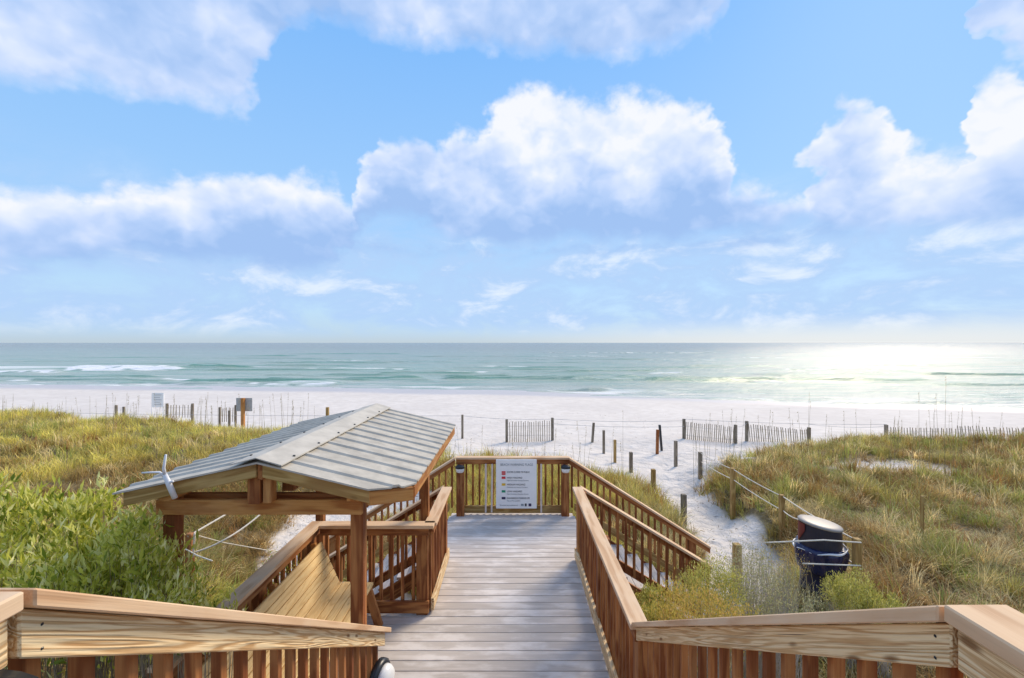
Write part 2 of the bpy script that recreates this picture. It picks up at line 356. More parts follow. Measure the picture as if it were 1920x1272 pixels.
# ------------------------------------------------------------ ground
SEA = -4.0
CP = np.array([(-3,3,-.9),(0,3,-1.3),(3,3,-1.2),(0,6,-1.6),(0,-3,-.9),(-4,-3,-.3),(4,-3,-.6),(-3.6,3.6,-.45),(-5,3,-.05),(-6,5,-.25),(-10,5,-.2),(-4,5.5,-1.25),(-6.5,7.5,-.75),
 (-12,8,-.55),(-3.5,7.5,-1.6),(3.2,7.3,-1.55),(0,7.5,-1.7),(-4.9,9.5,-1.7),(-5.0,12.5,-1.85),(-3.2,12,-1.8),(-9,10.5,-.95),(-14,12,-.7),(-8,15,-.8),(-12,17,-.55),
 (-18,19,-.5),(-25,21,-.45),(-35,22,-.4),(-9,20,-.9),(-5,17,-1.25),(-22,14,-.75),(-30,12,-.6),(-18,9,-.6),(-20,26,-2.4),(-10,25,-2.5),(-40,27,-2.4),(-30,27,-2.3),
 (-2,14,-1.4),(0,14,-1.4),(2,14,-1.35),(1,16,-1.5),(-2,17,-1.4),(3,11,-1.5),(3.4,14,-1.65),(0,20,-2.2),(0,11,-1.6),(-5,23,-2.4),(3.6,17,-2.0),
 (4.4,8.6,-1.5),(5.3,10,-1.6),(5.5,12.5,-1.85),(5.6,16,-2.15),(5.8,20,-2.35),(6,24,-2.55),
 (6,7,-.95),(4.7,6.4,-.95),(8,7,-1.0),(12,8,-1.0),(7.6,9.6,-1.0),(7.2,11.5,-1.05),(8.2,13.5,-1.1),(9.0,16.5,-1.25),(12,14,-1.2),(14,18,-1.38),(18,20,-1.5),(24,20,-1.45),(30,20,-1.4),(42,20,-1.3),(52,20,-1.3),(-50,20,-.5),(40,10,-1.0),(-45,10,-.5),
 (11.5,19.6,-1.85),(9.2,20,-2.1),(18,15,-1.25),(25,12,-1.1),(10,4,-1.0),(5,4.5,-1.05),(3,5.5,-1.3),(12,24.5,-2.5),(20,25.5,-2.5),(30,26,-2.5),(40,26,-2.2),
 (0,26,-2.65),(5,30,-2.8),(-30,33,-2.85),(30,33,-2.85),(0,34,-2.9),(-10,30,-2.75),(15,29,-2.7),(-5,28,-2.7),(50,30,-2.6),(-50,30,-2.6)], float)
def shore(X):
    return np.interp(X, [-2000,-150,-87,-27,3,17.5,35,57,110,2000], [700,87,76,70.5,65,60.5,53.5,49,42,-300])
def gz(X, D):
    X = np.atleast_1d(np.asarray(X, float)); D = np.atleast_1d(np.asarray(D, float))
    num = np.zeros_like(X); den = np.zeros_like(X)
    for cx, cy, cz in CP:
        r2 = (X-cx)**2+(D-cy)**2+.12; wt = r2**-1.9; num += cz*wt; den += wt
    z = num/den + (fbm(X, D, 2.6, 3)-.5)*.22*np.clip((30-D)/15, 0, 1)
    t = (D-30)/np.maximum(shore(X)-30, 10)
    beach = np.where(t < 1, -2.8+(SEA+2.8)*np.clip(t, -.2, 1)**1.0, SEA-(t-1)*1.6); beach = np.maximum(beach, -9.0)
    beach += (fbm(X, D*1.0, 5, 9)-.5)*.16*np.clip((60-D)/30, .1, 1)
    w = np.clip((D-26)/6, 0, 1); w = w*w*(3-2*w)
    return z*(1-w)+beach*w
def g1(x, y): return float(gz(x, y)[0])
def seg_dist(X, D, pts):
    best = np.full(X.shape, 1e9)
    for (x0,y0),(x1,y1) in zip(pts[:-1], pts[1:]):
        dx, dy = x1-x0, y1-y0; t = np.clip(((X-x0)*dx+(D-y0)*dy)/(dx*dx+dy*dy), 0, 1)
        best = np.minimum(best, np.hypot(X-x0-t*dx, D-y0-t*dy))
    return best
PATH_R = [(1.6,7.4),(3.2,7.5),(4.3,8.3),(5.2,9.8),(5.45,12.5),(5.5,16),(5.8,20),(6,26)]
PATH_L = [(-1.6,7.4),(-3.4,7.3),(-4.6,8.8),(-5.1,10.5),(-5.0,13.2),(-3.4,13.6)]
def veg(X, D):
    """0..1 how much grass grows here"""
    j = (fbm(X, D, 1.6, 21)-.5)*1.6
    crest = np.interp(X, [-60,-12,-9,-6,-4,-3,0,3,4.2,4.8,7,8.2,9.5,11,14,60], [25,25,23.5,21,19.5,18.5,17.5,17.5,16.5,16,16,17.3,18.3,21,22.5,22.5])
    m = np.clip((crest+j*1.2-D)/1.2, 0, 1)
    m *= np.clip((seg_dist(X, D, PATH_R)-np.interp(D, [7,9,13,20],[.75,.62,.75,1.2])-j*.35)/.35, 0, 1)
    m *= np.clip((seg_dist(X, D, PATH_L)-np.interp(D,[7,9,10.5,13],[.75,.45,.55,1.0])-j*.5)/.4, 0, 1)
    m *= np.clip(np.hypot((X-13.8)/1.7, (D-16.2)/1.0)-.7+j*.5, 0, 1)
    m *= np.where((np.abs(X) < 1.25) & (D < 8.4) & (D > -2), 0, 1)*np.where((X > -2.6) & (X < 0) & (D < 5.5) & (D > -2), .0, 1)
    m *= np.where((np.abs(X) < 3.4) & (D > 6.4) & (D < 8.4), 0, 1)
    return m
def ground():
    xs = np.concatenate([-np.geomspace(16, 9000, 46)[::-1], np.arange(-15.8, 16, .2), np.geomspace(16, 9000, 46)])
    ys = np.concatenate([-np.geomspace(1, 400, 14)[::-1], np.arange(0, 27, .17), np.arange(27, 110, 1.0), np.geomspace(110, 30000, 24)])
    XX, YY = np.meshgrid(xs, ys); Z = gz(XX.ravel(), YY.ravel())
    vs = np.stack([XX.ravel(), YY.ravel(), Z], 1); nx = len(xs); ny = len(ys)
    i = np.arange(ny-1)[:,None]*nx+np.arange(nx-1)[None]; fs = np.stack([i, i+1, i+nx+1, i+nx], -1).reshape(-1, 4)
    dist = YY.ravel()-shore(XX.ravel())
    m, t, b = newmat('sand')
    geo = t.new('ShaderNodeNewGeometry').outputs['Position']
    vg = t.new('ShaderNodeAttribute', attribute_name='veg').outputs['Fac']; wet = t.new('ShaderNodeAttribute', attribute_name='wet').outputs['Fac']
    n1 = t.noise(geo, 1.3, 5, .6); n2 = t.noise(geo, 9, 4, .65); n3 = t.noise(geo, 45, 3, .6); n0 = t.noise(geo, .12, 4, .6)
    c = t.mix(t.rng(n1, .3, .7), (.64,.585,.53,1), (.75,.695,.64,1))
    c = t.mix(t.rng(n0, .35, .7, 0, .5), c, (.58,.53,.49,1))
    c = t.mix(t.rng(n2, .60, .72, 0, .35), c, (.42,.36,.30,1))
    deb = t.math('MULTIPLY', t.rng(n3, .60, .70), t.rng(t.math('ADD', vg, t.math('MULTIPLY', n1, .5)), .3, .9, .03, .9))
    c = t.mix(deb, c, (.16,.11,.06,1))
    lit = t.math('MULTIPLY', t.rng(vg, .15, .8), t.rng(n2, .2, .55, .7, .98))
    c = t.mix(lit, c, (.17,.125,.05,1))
    c = t.mix(t.math('MULTIPLY', wet, .6), c, (.42,.41,.44,1))
    t.put(b.inputs['Base Color'], c); t.put(b.inputs['Roughness'], t.math('MULTIPLY_ADD', wet, -.45, .9)); b.inputs['Specular IOR Level'].default_value = .3
    bp = t.new('ShaderNodeBump'); bp.inputs['Distance'].default_value = .25; t.put(bp.inputs['Strength'], t.math('MULTIPLY', t.math('MULTIPLY_ADD', wet, -.8, .9), t.rng(t.sep(geo)[1], 14.0, 40.0, 1.0, .2)))
    foot = t.new('ShaderNodeTexVoronoi', feature='SMOOTH_F1'); t.put(foot.inputs['Vector'], t.vmath('ADD', geo, t.vmath('MULTIPLY', t.noise(geo, 1.5, 2, out=1), (.6,.6,.6)))); foot.inputs['Scale'].default_value = 2.6
    t.put(bp.inputs['Height'], t.math('ADD', t.math('ADD', t.math('MULTIPLY', foot.outputs['Distance'], .5), t.math('MULTIPLY', n1, .6)), t.math('MULTIPLY', n2, .25)))
    t.put(b.inputs['Normal'], bp.outputs[0])
    o = mesh_obj('sand_ground', vs, fs, 'sand', smooth=True, attrs={'veg': veg(XX.ravel(), YY.ravel()), 'wet': np.clip((dist+9+3*(fbm(XX.ravel(), YY.ravel(), 9, 5)-.5))/3, 0, 1)})
    tag(o, kind='structure')
ground()

# ------------------------------------------------------------ sea
def sea():
    xs = np.concatenate([-np.geomspace(125, 30000, 30)[::-1], np.arange(-124, 125, .7), np.geomspace(125, 30000, 30)])
    ys = np.concatenate([np.arange(38, 118, .33), np.geomspace(118, 320, 130), np.geomspace(325, 40000, 60)])
    XX, YY = np.meshgrid(xs, ys); X = XX.ravel(); Y = YY.ravel(); s = Y-shore(X)
    z = np.full_like(X, SEA); crest = np.zeros_like(X); foam = np.zeros_like(X)
    near = np.clip((400-Y)/200, 0, 1)
    z += (fbm(X*.3, Y, 2.4, 31)-.5)*.34*near + (fbm(X*.12, Y, 7.0, 33)-.5)*.34*near
    # breaking and rolling waves: (px start, px end, py, amplitude, width, foam)
    W = [(-240,345,691,.6,3.4,1.4),(-60,140,698,.35,2.2,1.1),(120,350,694,.5,2.6,1.3),(345,480,689,.6,1.6,.05),(40,330,713,.38,1.5,.15),(330,640,716,.55,1.7,0),(480,700,713,.4,1.4,.1),(200,420,720,.25,1.2,.2),
         (640,800,709,.4,1.6,.15),(820,1060,711,.42,1.5,.3),(1060,1210,713,.35,1.4,.4),(1200,1480,715,.62,1.7,.05),(1440,1760,714,.6,1.7,.15),(1700,2100,704,.5,1.3,.1),
         (1750,1960,724,.35,1.2,.1),(1320,1480,752,.18,.8,.1),(1560,1660,757,.2,.8,.1),(1690,1800,757,.2,.8,.1),(900,1400,690,.35,2.4,0),(160,330,671,.5,3,0),
         (480,560,668,.6,3,.1),(0,60,676,.6,3,.6),(380,700,694,.3,2,.05),(700,900,700,.28,1.8,.1),(1080,1260,733,.22,1,.1),(560,760,664,.5,4,0),(980,1160,733,.16,.9,.1),(-50,300,706,.3,1.4,.1)]
    rr = random.Random(5)
    for _ in range(90):
        a = rr.uniform(-100, 1900); W.append((a, a+rr.uniform(60, 260), rr.uniform(655, 722), rr.uniform(.14,.34), rr.uniform(1.0,2.6), rr.choice((0,0,.25,.6))))
    for i, (a, b, py, amp, wd, fo) in enumerate(W):
        Dc = F*(H-SEA)/(py-CY); Xa = (a-CX)*Dc/F; Xb = (b-CX)*Dc/F; xc = (Xa+Xb)/2; hw = abs(Xb-Xa)/2
        slope = 0 if i < 13 or i > 17 else -.02
        cen = Dc+slope*(X-xc)+(vnoise(X, X*0, 13, 50+i)-.5)*2.6+(vnoise(X, X*0, 4, 90+i)-.5)*.8
        lat = np.clip((hw*1.05-np.abs(X-xc))/(hw*.25+.5), 0, 1); lat = lat*lat*(3-2*lat)
        amp_x = amp*(.55+.9*vnoise(X, X*0, 6, 130+i))
        u = (Y-cen)/wd
        prof = np.where(u > 0, np.exp(-(u/1.5)**2), np.exp(-(u/.55)**2))
        z += amp_x*lat*prof; crest = np.maximum(crest, lat*np.exp(-((u+.35)/.55)**2)*np.clip(amp/.6, 0, 1))
        if fo: 
            br = np.clip((fbm(X*.6, Y, 1.4, 200+i)-.42)*5, 0, 1)
            foam = np.maximum(foam, fo*lat*np.exp(-np.abs(u+.1)/.9)*np.clip(.35+br, 0, 1))
    foam = np.maximum(foam, np.clip(1-np.abs(s-.6-2.2*(vnoise(X, X*0, 7, 77)-.5))/.7, 0, 1)*.75*np.clip(vnoise(X, Y, 3, 78)*2-.4, 0, 1))
    foam = np.maximum(foam, np.clip((fbm(X*.3, Y, 2.2, 61)-.60)*6, 0, 1)*.5*np.clip(1-s/22, 0, 1))
    vs = np.stack([X, Y, z], 1); nx = len(xs); ny = len(ys)
    i = np.arange(ny-1)[:,None]*nx+np.arange(nx-1)[None]; fs = np.stack([i, i+1, i+nx+1, i+nx], -1).reshape(-1, 4)
    m, t, b = newmat('sea_water')
    geo = t.new('ShaderNodeNewGeometry').outputs['Position']
    sA = t.new('ShaderNodeAttribute', attribute_name='off').outputs['Fac']; cA = t.new('ShaderNodeAttribute', attribute_name='crest').outputs['Fac']; fA = t.new('ShaderNodeAttribute', attribute_name='foam').outputs['Fac']
    st = t.vmath('MULTIPLY', geo, (.22, 1.0, 1.0))
    n1 = t.noise(st, .09, 5, .6); n2 = t.noise(st, .7, 5, .62); n3 = t.noise(t.vmath('MULTIPLY', geo, (.5,1,1)), 2.2, 5, .65)
    cr = t.new('ShaderNodeValToRGB'); t.put(cr.inputs[0], t.math('MULTIPLY_ADD', t.math('SUBTRACT', n1, .5), .12, t.math('POWER', t.math('MULTIPLY', t.math('MAXIMUM', sA, 0.0), 1/900), .4)))
    e = cr.color_ramp; e.elements[0].position = 0; e.elements[0].color = (.60,.60,.535,1); e.elements[1].position = 1; e.elements[1].color = (.24,.225,.195,1)
    for pos, c in ((.10,(.49,.51,.46)),(.17,(.41,.455,.39)),(.26,(.36,.43,.35)),(.38,(.32,.38,.31)),(.55,(.29,.325,.275)),(.75,(.25,.25,.21))):
        x = e.elements.new(pos); x.color = (*c, 1)
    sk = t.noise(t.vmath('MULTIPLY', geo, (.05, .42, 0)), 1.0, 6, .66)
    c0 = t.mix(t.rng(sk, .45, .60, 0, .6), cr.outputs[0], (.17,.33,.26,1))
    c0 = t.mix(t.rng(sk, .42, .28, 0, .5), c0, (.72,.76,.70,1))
    c = t.mix(t.math('MULTIPLY', cA, .8), c0, (.06,.27,.18,1))
    c = t.mix(t.rng(fA, .15, .6), c, (.85,.86,.86,1))
    t.put(b.inputs['Base Color'], c); t.put(b.inputs['Roughness'], t.rng(fA, .1, .6, .24, .8)); b.inputs['IOR'].default_value = 1.33; b.inputs['Specular IOR Level'].default_value = .3
    bp = t.new('ShaderNodeBump'); bp.inputs['Strength'].default_value = .9; bp.inputs['Distance'].default_value = .5
    t.put(bp.inputs['Height'], t.math('ADD', n2, t.math('MULTIPLY', n3, .45))); t.put(b.inputs['Normal'], bp.outputs[0])
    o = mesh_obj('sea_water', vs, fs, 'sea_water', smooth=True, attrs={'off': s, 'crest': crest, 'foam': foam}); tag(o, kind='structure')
sea()

# ------------------------------------------------------------ boardwalk deck
XR = .965                                          # centre line of the side railings
def deck():
    o = bpy.data.objects.new('boardwalk_deck', None); C.objects.link(o); WM[o] = Matrix.Identity(4); o['kind'] = 'structure'
    pitch = .143; D = 8.32; k = 0
    while D > 2.75:
        y = D-pitch/2; x0, x1 = (-1.13, 1.13)
        if y > 6.6 and y < 8.15: x0, x1 = -1.16, 1.16
        dz = random.uniform(-.0018, .0018)
        if y < 5.36:
            beam('deck_board', (-2.48, y, -.019+dz), (x1, y+random.uniform(-.001,.001), -.019+dz), pitch-.007, .038, 'deck_wood', o, bev=.003)
        else:
            beam('deck_board', (x0, y, -.019+dz), (x1, y+random.uniform(-.001,.001), -.019+dz), pitch-.007, .038, 'deck_wood', o, bev=.003)
        D -= pitch; k += 1
    for x, a, b in ((-1.0,2.75,8.3),(0,2.75,8.3),(1.0,2.75,8.3),(-2.35,2.75,5.35),(-1.6,2.75,5.35)):
        beam('joist', (x, a, -.14), (x, b, -.14), .045, .19, 'red_wood', o)
    for x, y in ((-1,3.2),(1,3.2),(-1,5.3),(1,5.3),(-1,8.1),(1,8.1),(-2.35,5.2)):
        post('support_post', x, y, g1(x,y)-.3, -.24, .14, 'red_wood', o)
deck()

# ------------------------------------------------------------ railings
CAPT = 1.07
def railing(label, p0, p1, side, z0=CAPT, z1=CAPT, n=None, posts=(), capw=.145, cap_mat='cap_wood', board='red_wood', foot=True, bal=.036, foot_mat='olive_wood', top_h=.089,
            low=.86, foot_h=.14, over=(0,0), bal_extra=0.0, group='railings along the boardwalk', foot_rng=None, bal_rng=(0,1), pitch=.117, top_mat=None):
    """p0,p1 plan points of the railing line; side = unit vector towards the walkers; z0,z1 top of the cap"""
    p0, p1, side = Vector((*p0,0)), Vector((*p1,0)), Vector((*side,0)); d = p1-p0; L = d.length; u = d/L
    root = thing('railing', (p0.x, p0.y, z0-CAPT), label, 'railing', group)
    def at(s, z, off): 
        q = p0+u*s+side*off; zz = z0+(z1-z0)*s/L; return (q.x, q.y, zz+z)
    pl = abs(z1-z0) > .01
    beam('cap_rail', at(-over[0], -.019, 0), at(L+over[1], -.019, 0), capw, .038, cap_mat, root, plumb=pl)
    beam('top_rail', at(0, -.04-top_h/2, .02), at(L, -.04-top_h/2, .02), .038, top_h, top_mat or board, root, plumb=pl)
    if foot:
        fa, fb = foot_rng or (0, L)
        zf = -CAPT+.03+foot_h/2 if not pl else -low-.02
        beam('bottom_rail', at(fa, zf, .022), at(fb, zf, .022), .038, foot_h, foot_mat, root, plumb=pl)
    m = n or int(L/pitch)
    zb = -CAPT+.03 if not pl else -low-.07
    for i in range(m):
        s = (i+.5)/m*L
        if not (bal_rng[0] <= s/L <= bal_rng[1]): continue
        if any(abs(s-q) < .09 for q in posts): continue
        a, b = at(s, zb-bal_extra, -.018), at(s, -.042, -.018)
        beam('baluster', a, b, bal, bal, board, root, bev=.003, roll=0 if abs(u.y) < .5 else 0)
    for q in posts:
        a = at(q, 0, -.05); gx, gy = a[0], a[1]
        post('post', gx, gy, min(a[2]-CAPT-.35, a[2]-1.3), a[2]-.04, .135, 'red_wood', root)
    return root
railing('level railing along the right edge of the walkway with a broad pale cap', (XR,3.34), (XR,6.55), (-1,0), posts=(.05,1.6,3.12), foot_mat='straw_wood')
railing('short level railing at the left edge of the walkway beside the shelter platform', (-XR,5.24), (-XR,6.55), (1,0), posts=(1.2,), foot_mat='straw_wood')
rc = railing('railing across the back of the shelter platform behind the bench', (-2.25,5.22), (-XR-.01,5.22), (0,-1), posts=(1.19,), over=(.0,.06), foot_mat='red_wood')
railing('sunlit railing down the left side of the shelter platform behind the bench back', (-2.32,2.9), (-2.32,5.29), (1,0), posts=(.1,1.2,2.25))
railing('far end railing of the landing that carries the beach flag sign', (-1.04,8.27), (1.06,8.27), (0,-1), posts=(), capw=.13)
railing('far handrail of the right beach stairs, the longer one', (1.06,8.25), (3.68,8.25), (0,-1), 1.07, -.585, posts=(2.3,), capw=.13, low=.84, bal_rng=(0,.86), foot_rng=(.1,2.25))
railing('near handrail of the right beach stairs, the shorter one', (1.02,6.56), (2.95,6.56), (0,1), 1.07, -.10, capw=.13, low=.80, foot_rng=(.1,1.8), foot_mat='red_wood')
railing('far handrail of the left beach stairs beyond the metal roof', (-1.06,8.25), (-3.68,8.25), (0,-1), 1.07, -.585, posts=(2.3,), capw=.13, low=.84, bal_rng=(0,.86), foot_rng=(.1,2.25))
railing('near handrail of the left beach stairs right behind the shelter', (-1.02,6.56), (-2.95,6.56), (0,1), 1.07, -.10, capw=.13, low=.80, foot_rng=(.1,1.8), foot_mat='red_wood')
# foreground stair rails that climb to the landing the picture is taken from
railing('yellow-brown grained stair railing in the left foreground', (-.985,3.30), (-1.005,.868), (1,0), 1.08, 2.72, capw=.14, board='red_wood', low=.9, foot_mat='orange_wood', top_mat='straw_wood', over=(.06,0), top_h=.1, n=20)
railing('wavy-grained stair railing in the right foreground', (.975,3.36), (1.015,.985), (-1,0), 1.08, 2.617, capw=.14, board='red_wood', low=.9, foot_mat='orange_wood', top_mat='straw_wood', over=(.0,0), top_h=.1, n=20)
railing('upper landing railing at the left picture edge', (-1.005,.851), (-1.01,-.6), (1,0), 2.724, 2.724, capw=.14, cap_mat='cap_wood', board='red_wood', posts=(.08,), top_h=.105, top_mat='straw_wood')
railing('upper landing railing at the right picture edge with wide cap', (1.015,.972), (1.02,-.6), (-1,0), 2.627, 2.627, capw=.14, cap_mat='cap_wood', board='red_wood', posts=(.08,), top_h=.105, top_mat='straw_wood')

def nails(root_label, spots):
    root = [o for o in bpy.data.objects if o.get('label') == root_label][0]
    for (x, y, z, nx) in spots:
        beam('nail', (x, y, z), (x+nx*.004, y, z), .007, .007, 'black_plastic', root, bev=.002)
nails('yellow-brown grained stair railing in the left foreground', [(-.968, y, 1.08+(2.72-1.08)*(3.30-y)/2.432-.055+dz_, 1) for y in (.91, 1.9, 3.15) for dz_ in (-.015,-.065)])
nails('wavy-grained stair railing in the right foreground', [(.977, y, 1.08+(2.617-1.08)*(3.36-y)/2.375-.055+dz_, -1) for y in (1.02, 2.0, 3.2) for dz_ in (-.015,-.065)])
def foreground_stairs():
    o = thing('wooden_stairs', (0,2,0), 'wooden steps from the upper landing down to the walkway', 'stairs')
    for i in range(8):
        y = 3.15-i*.26; z = .18*(i+1)-.05
        for k in (0,1): beam('tread', (-.93, y-.07-.135*k, z), (.93, y-.07-.135*k, z), .13, .038, 'deck_wood', o)
    for s in (-1,1): beam('stringer', (s*.93, 3.3, -.08), (s*.93, 1.0, 1.45), .04, .28, 'orange_wood', o, plumb=True)
    for i in range(12): beam('landing_board', (-1.1, 1.02-i*.143, 1.52), (1.1, 1.02-i*.143, 1.52), .136, .038, 'deck_wood', o)
    for x in (-1,1): post('support_post', x, .8, g1(x,.8)-.2, 1.48, .14, 'red_wood', o)
foreground_stairs()
def beach_stairs(s, lab):
    o = thing('beach_stairs', (s*2.2,7.4,-1), lab, 'stairs', 'stairs from the landing to the sand')
    for i in range(8):
        x = 1.2+i*.275; z = -.17*(i+1)-.02
        for k in (0,1): beam('tread', (s*(x+.07+.135*k), 6.68, z), (s*(x+.07+.135*k), 8.14, z), .13, .038, 'deck_wood', o)
    for y in (6.66,8.16): beam('stringer', (s*1.12, y, -.14), (s*3.5, y, -1.6), .04, .25, 'red_wood', o, plumb=True)
beach_stairs(1, 'grey steps going down to the sand on the right of the landing')
beach_stairs(-1, 'grey steps going down to the sand on the left of the landing')

# ------------------------------------------------------------ post lights
def bulkhead(x, y, z, lab, face=(0,-1), s=1.0):
    fx, fy = face
    t = thing('wall_light', (x,y,z), lab, 'light', 'bulkhead lights on the railing posts')
    M = Matrix.Translation((x,y,z)) @ Vector((fx,fy,0)).to_track_quat('Z','Y').to_matrix().to_4x4()
    def disc(name, prof, mat, sx=1, sy=1):
        vs = []; fs = []; n = 28
        for r, h in prof:
            for k in range(n):
                a = 2*math.pi*k/n; vs.append(M @ Vector((r*math.cos(a)*sx*s, r*math.sin(a)*sy*s, h*s)))
        for i in range(len(prof)-1):
            for k in range(n): fs.append((i*n+k, i*n+(k+1)%n, (i+1)*n+(k+1)%n, (i+1)*n+k))
        fs.append(tuple(range(n))[::-1]); fs.append(tuple((len(prof)-1)*n+k for k in range(n)))
        return mesh_obj(name, [tuple(v) for v in vs], fs, mat, t, smooth=True)
    disc('base_ring', [(.125,0),(.125,.035),(.108,.05),(.09,.05)], 'black_plastic')
    disc('lens', [(.098,.045),(.096,.07),(.08,.095),(.05,.11),(.015,.115)], 'frosted_glass')
    return t
bulkhead(-.965, 3.17, .80, 'round white bulkhead light at the foot of the left foreground stair railing', (1,-.25))
bulkhead(-.99, .83, 2.46, 'bulkhead light of which only the black rim shows at the bottom left corner', (.3,-1))
def post_lamp(x, lab):
    t = thing('post_light', (x,8.2,.9), lab, 'light', 'small lights on the two far landing posts')
    y = 8.13
    post('post_body', x, 8.215, -.25, .93, .14, 'red_wood', t)
    vs = []; fs = []; n = 16
    def rib(name, prof, mat, sq=.75):
        vs = []; fs = []
        for r, z in prof:
            for k in range(n):
                a = 2*math.pi*k/n; vs.append((x+r*math.cos(a), y+r*math.sin(a)*sq, z))
        for i in range(len(prof)-1):
            for k in range(n): fs.append((i*n+k, i*n+(k+1)%n, (i+1)*n+(k+1)%n, (i+1)*n+k))
        fs.append(tuple(range(n))[::-1]); fs.append(tuple((len(prof)-1)*n+k for k in range(n)))
        mesh_obj(name, vs, fs, mat, t, smooth=True)
    rib('lens', [(.05,.815),(.07,.83),(.078,.87),(.078,.90)], 'frosted_glass')
    rib('hood', [(.088,.895),(.09,.91),(.085,.93),(.06,.95),(.02,.955)], 'black_plastic')
post_lamp(-.955, 'hooded light on the post left of the beach flag sign')
post_lamp(.985, 'hooded light on the post right of the beach flag sign')

# ------------------------------------------------------------ sign with the flag key
def text(name, s, x, z, size, mat, parent, y, width=None, ext=.0015):
    cu = bpy.data.curves.new(name, 'FONT'); cu.body = s; cu.size = size; cu.extrude = ext; cu.align_x = 'LEFT'
    tmp = bpy.data.objects.new('t', cu); C.objects.link(tmp)
    bpy.context.view_layer.update(); me = bpy.data.meshes.new_from_object(tmp.evaluated_get(bpy.context.evaluated_depsgraph_get()))
    bpy.data.objects.remove(tmp); me.materials.clear(); me.materials.append(MATS[mat])
    sx = 1.0
    if width and len(me.vertices):
        w = max(v.co.x for v in me.vertices); sx = width/w if w > width else 1.0
    M = Matrix.Translation((x,y,z)) @ Matrix.Rotation(R(90),4,'X') @ Matrix.Diagonal((sx,1,1,1))
    return link(name, me, M, parent)
def flag_sign():
    x0, x1, z0, z1, y = -.295, .455, .145, 1.05, 8.16
    t = thing('beach_flag_sign', (.08,y,z0), 'white beach warning flags sign with coloured key on the far railing', 'sign')
    beam('panel', (x0, y, (z0+z1)/2), (x1, y, (z0+z1)/2), .02, z1-z0, 'white_board', t, bev=.008)
    yy = y-.0125
    text('title_lettering', 'BEACH WARNING FLAGS', x0+.08, z1-.115, .062, 'ink_soft', t, yy, .60)
    W_, S_ = .42, .4
    rows = [(.245,'tag_red','WATER CLOSED TO PUBLIC',[]),(.35,'tag_red','HIGH HAZARD',['High Surf and/or Strong Currents']),
            (.475,'tag_yellow','MEDIUM HAZARD',['Moderate Surf and/or Currents']),(.60,'tag_green','LOW HAZARD',['Calm Conditions, Exercise Caution']),
            (.725,'tag_purple','DANGEROUS MARINE LIFE',['Man-o-War, Jellyfish'])]
    for dz, m, a, b in rows:
        beam('flag_mark', (x0+.105, yy, z1-dz+.015), (x0+.175, yy, z1-dz+.015), .003, .042 if a[0] != 'W' else .03, m, t, bev=0)
        if a[0] == 'W': beam('flag_mark', (x0+.105, yy, z1-dz-.022), (x0+.175, yy, z1-dz-.022), .003, .03, m, t, bev=0)
        text('row_lettering', a, x0+.2, z1-dz, .042, 'ink', t, yy, W_)
        for i, l in enumerate(b): text('row_lettering', l, x0+.2, z1-dz-.045*(i+1), .03, 'ink_soft', t, yy, S_)
    text('footer_lettering', 'For current beach conditions call', x0+.07, z0+.055, .03, 'ink_soft', t, yy, .33)
    for i, w in enumerate((.05,.035,.05)):
        beam('emblem', (x0+.46+i*.07, yy, z0+.07), (x0+.46+i*.07+w, yy, z0+.07), .003, .05-.012*(i == 0), ('ink_soft','ink','tag_purple')[i], t, bev=0)
flag_sign()
for i, (px0, px1, lab) in enumerate(((906,916,'pale upright board left of the flag sign, the outer one'),(918,926,'pale upright board touching the left side of the flag sign'),(1010,1019,'pale upright board against the right side of the flag sign'))):
    xa = (px0-CX)*8.24/F; xb = (px1-CX)*8.24/F
    t = beam('sign_stake', ((xa+xb)/2, 8.215, .06), ((xa+xb)/2+(.01 if i == 1 else 0), 8.215, .95), .03, xb-xa, 'stake', None)
    tag(t, lab, 'board', 'pale boards behind the flag sign')

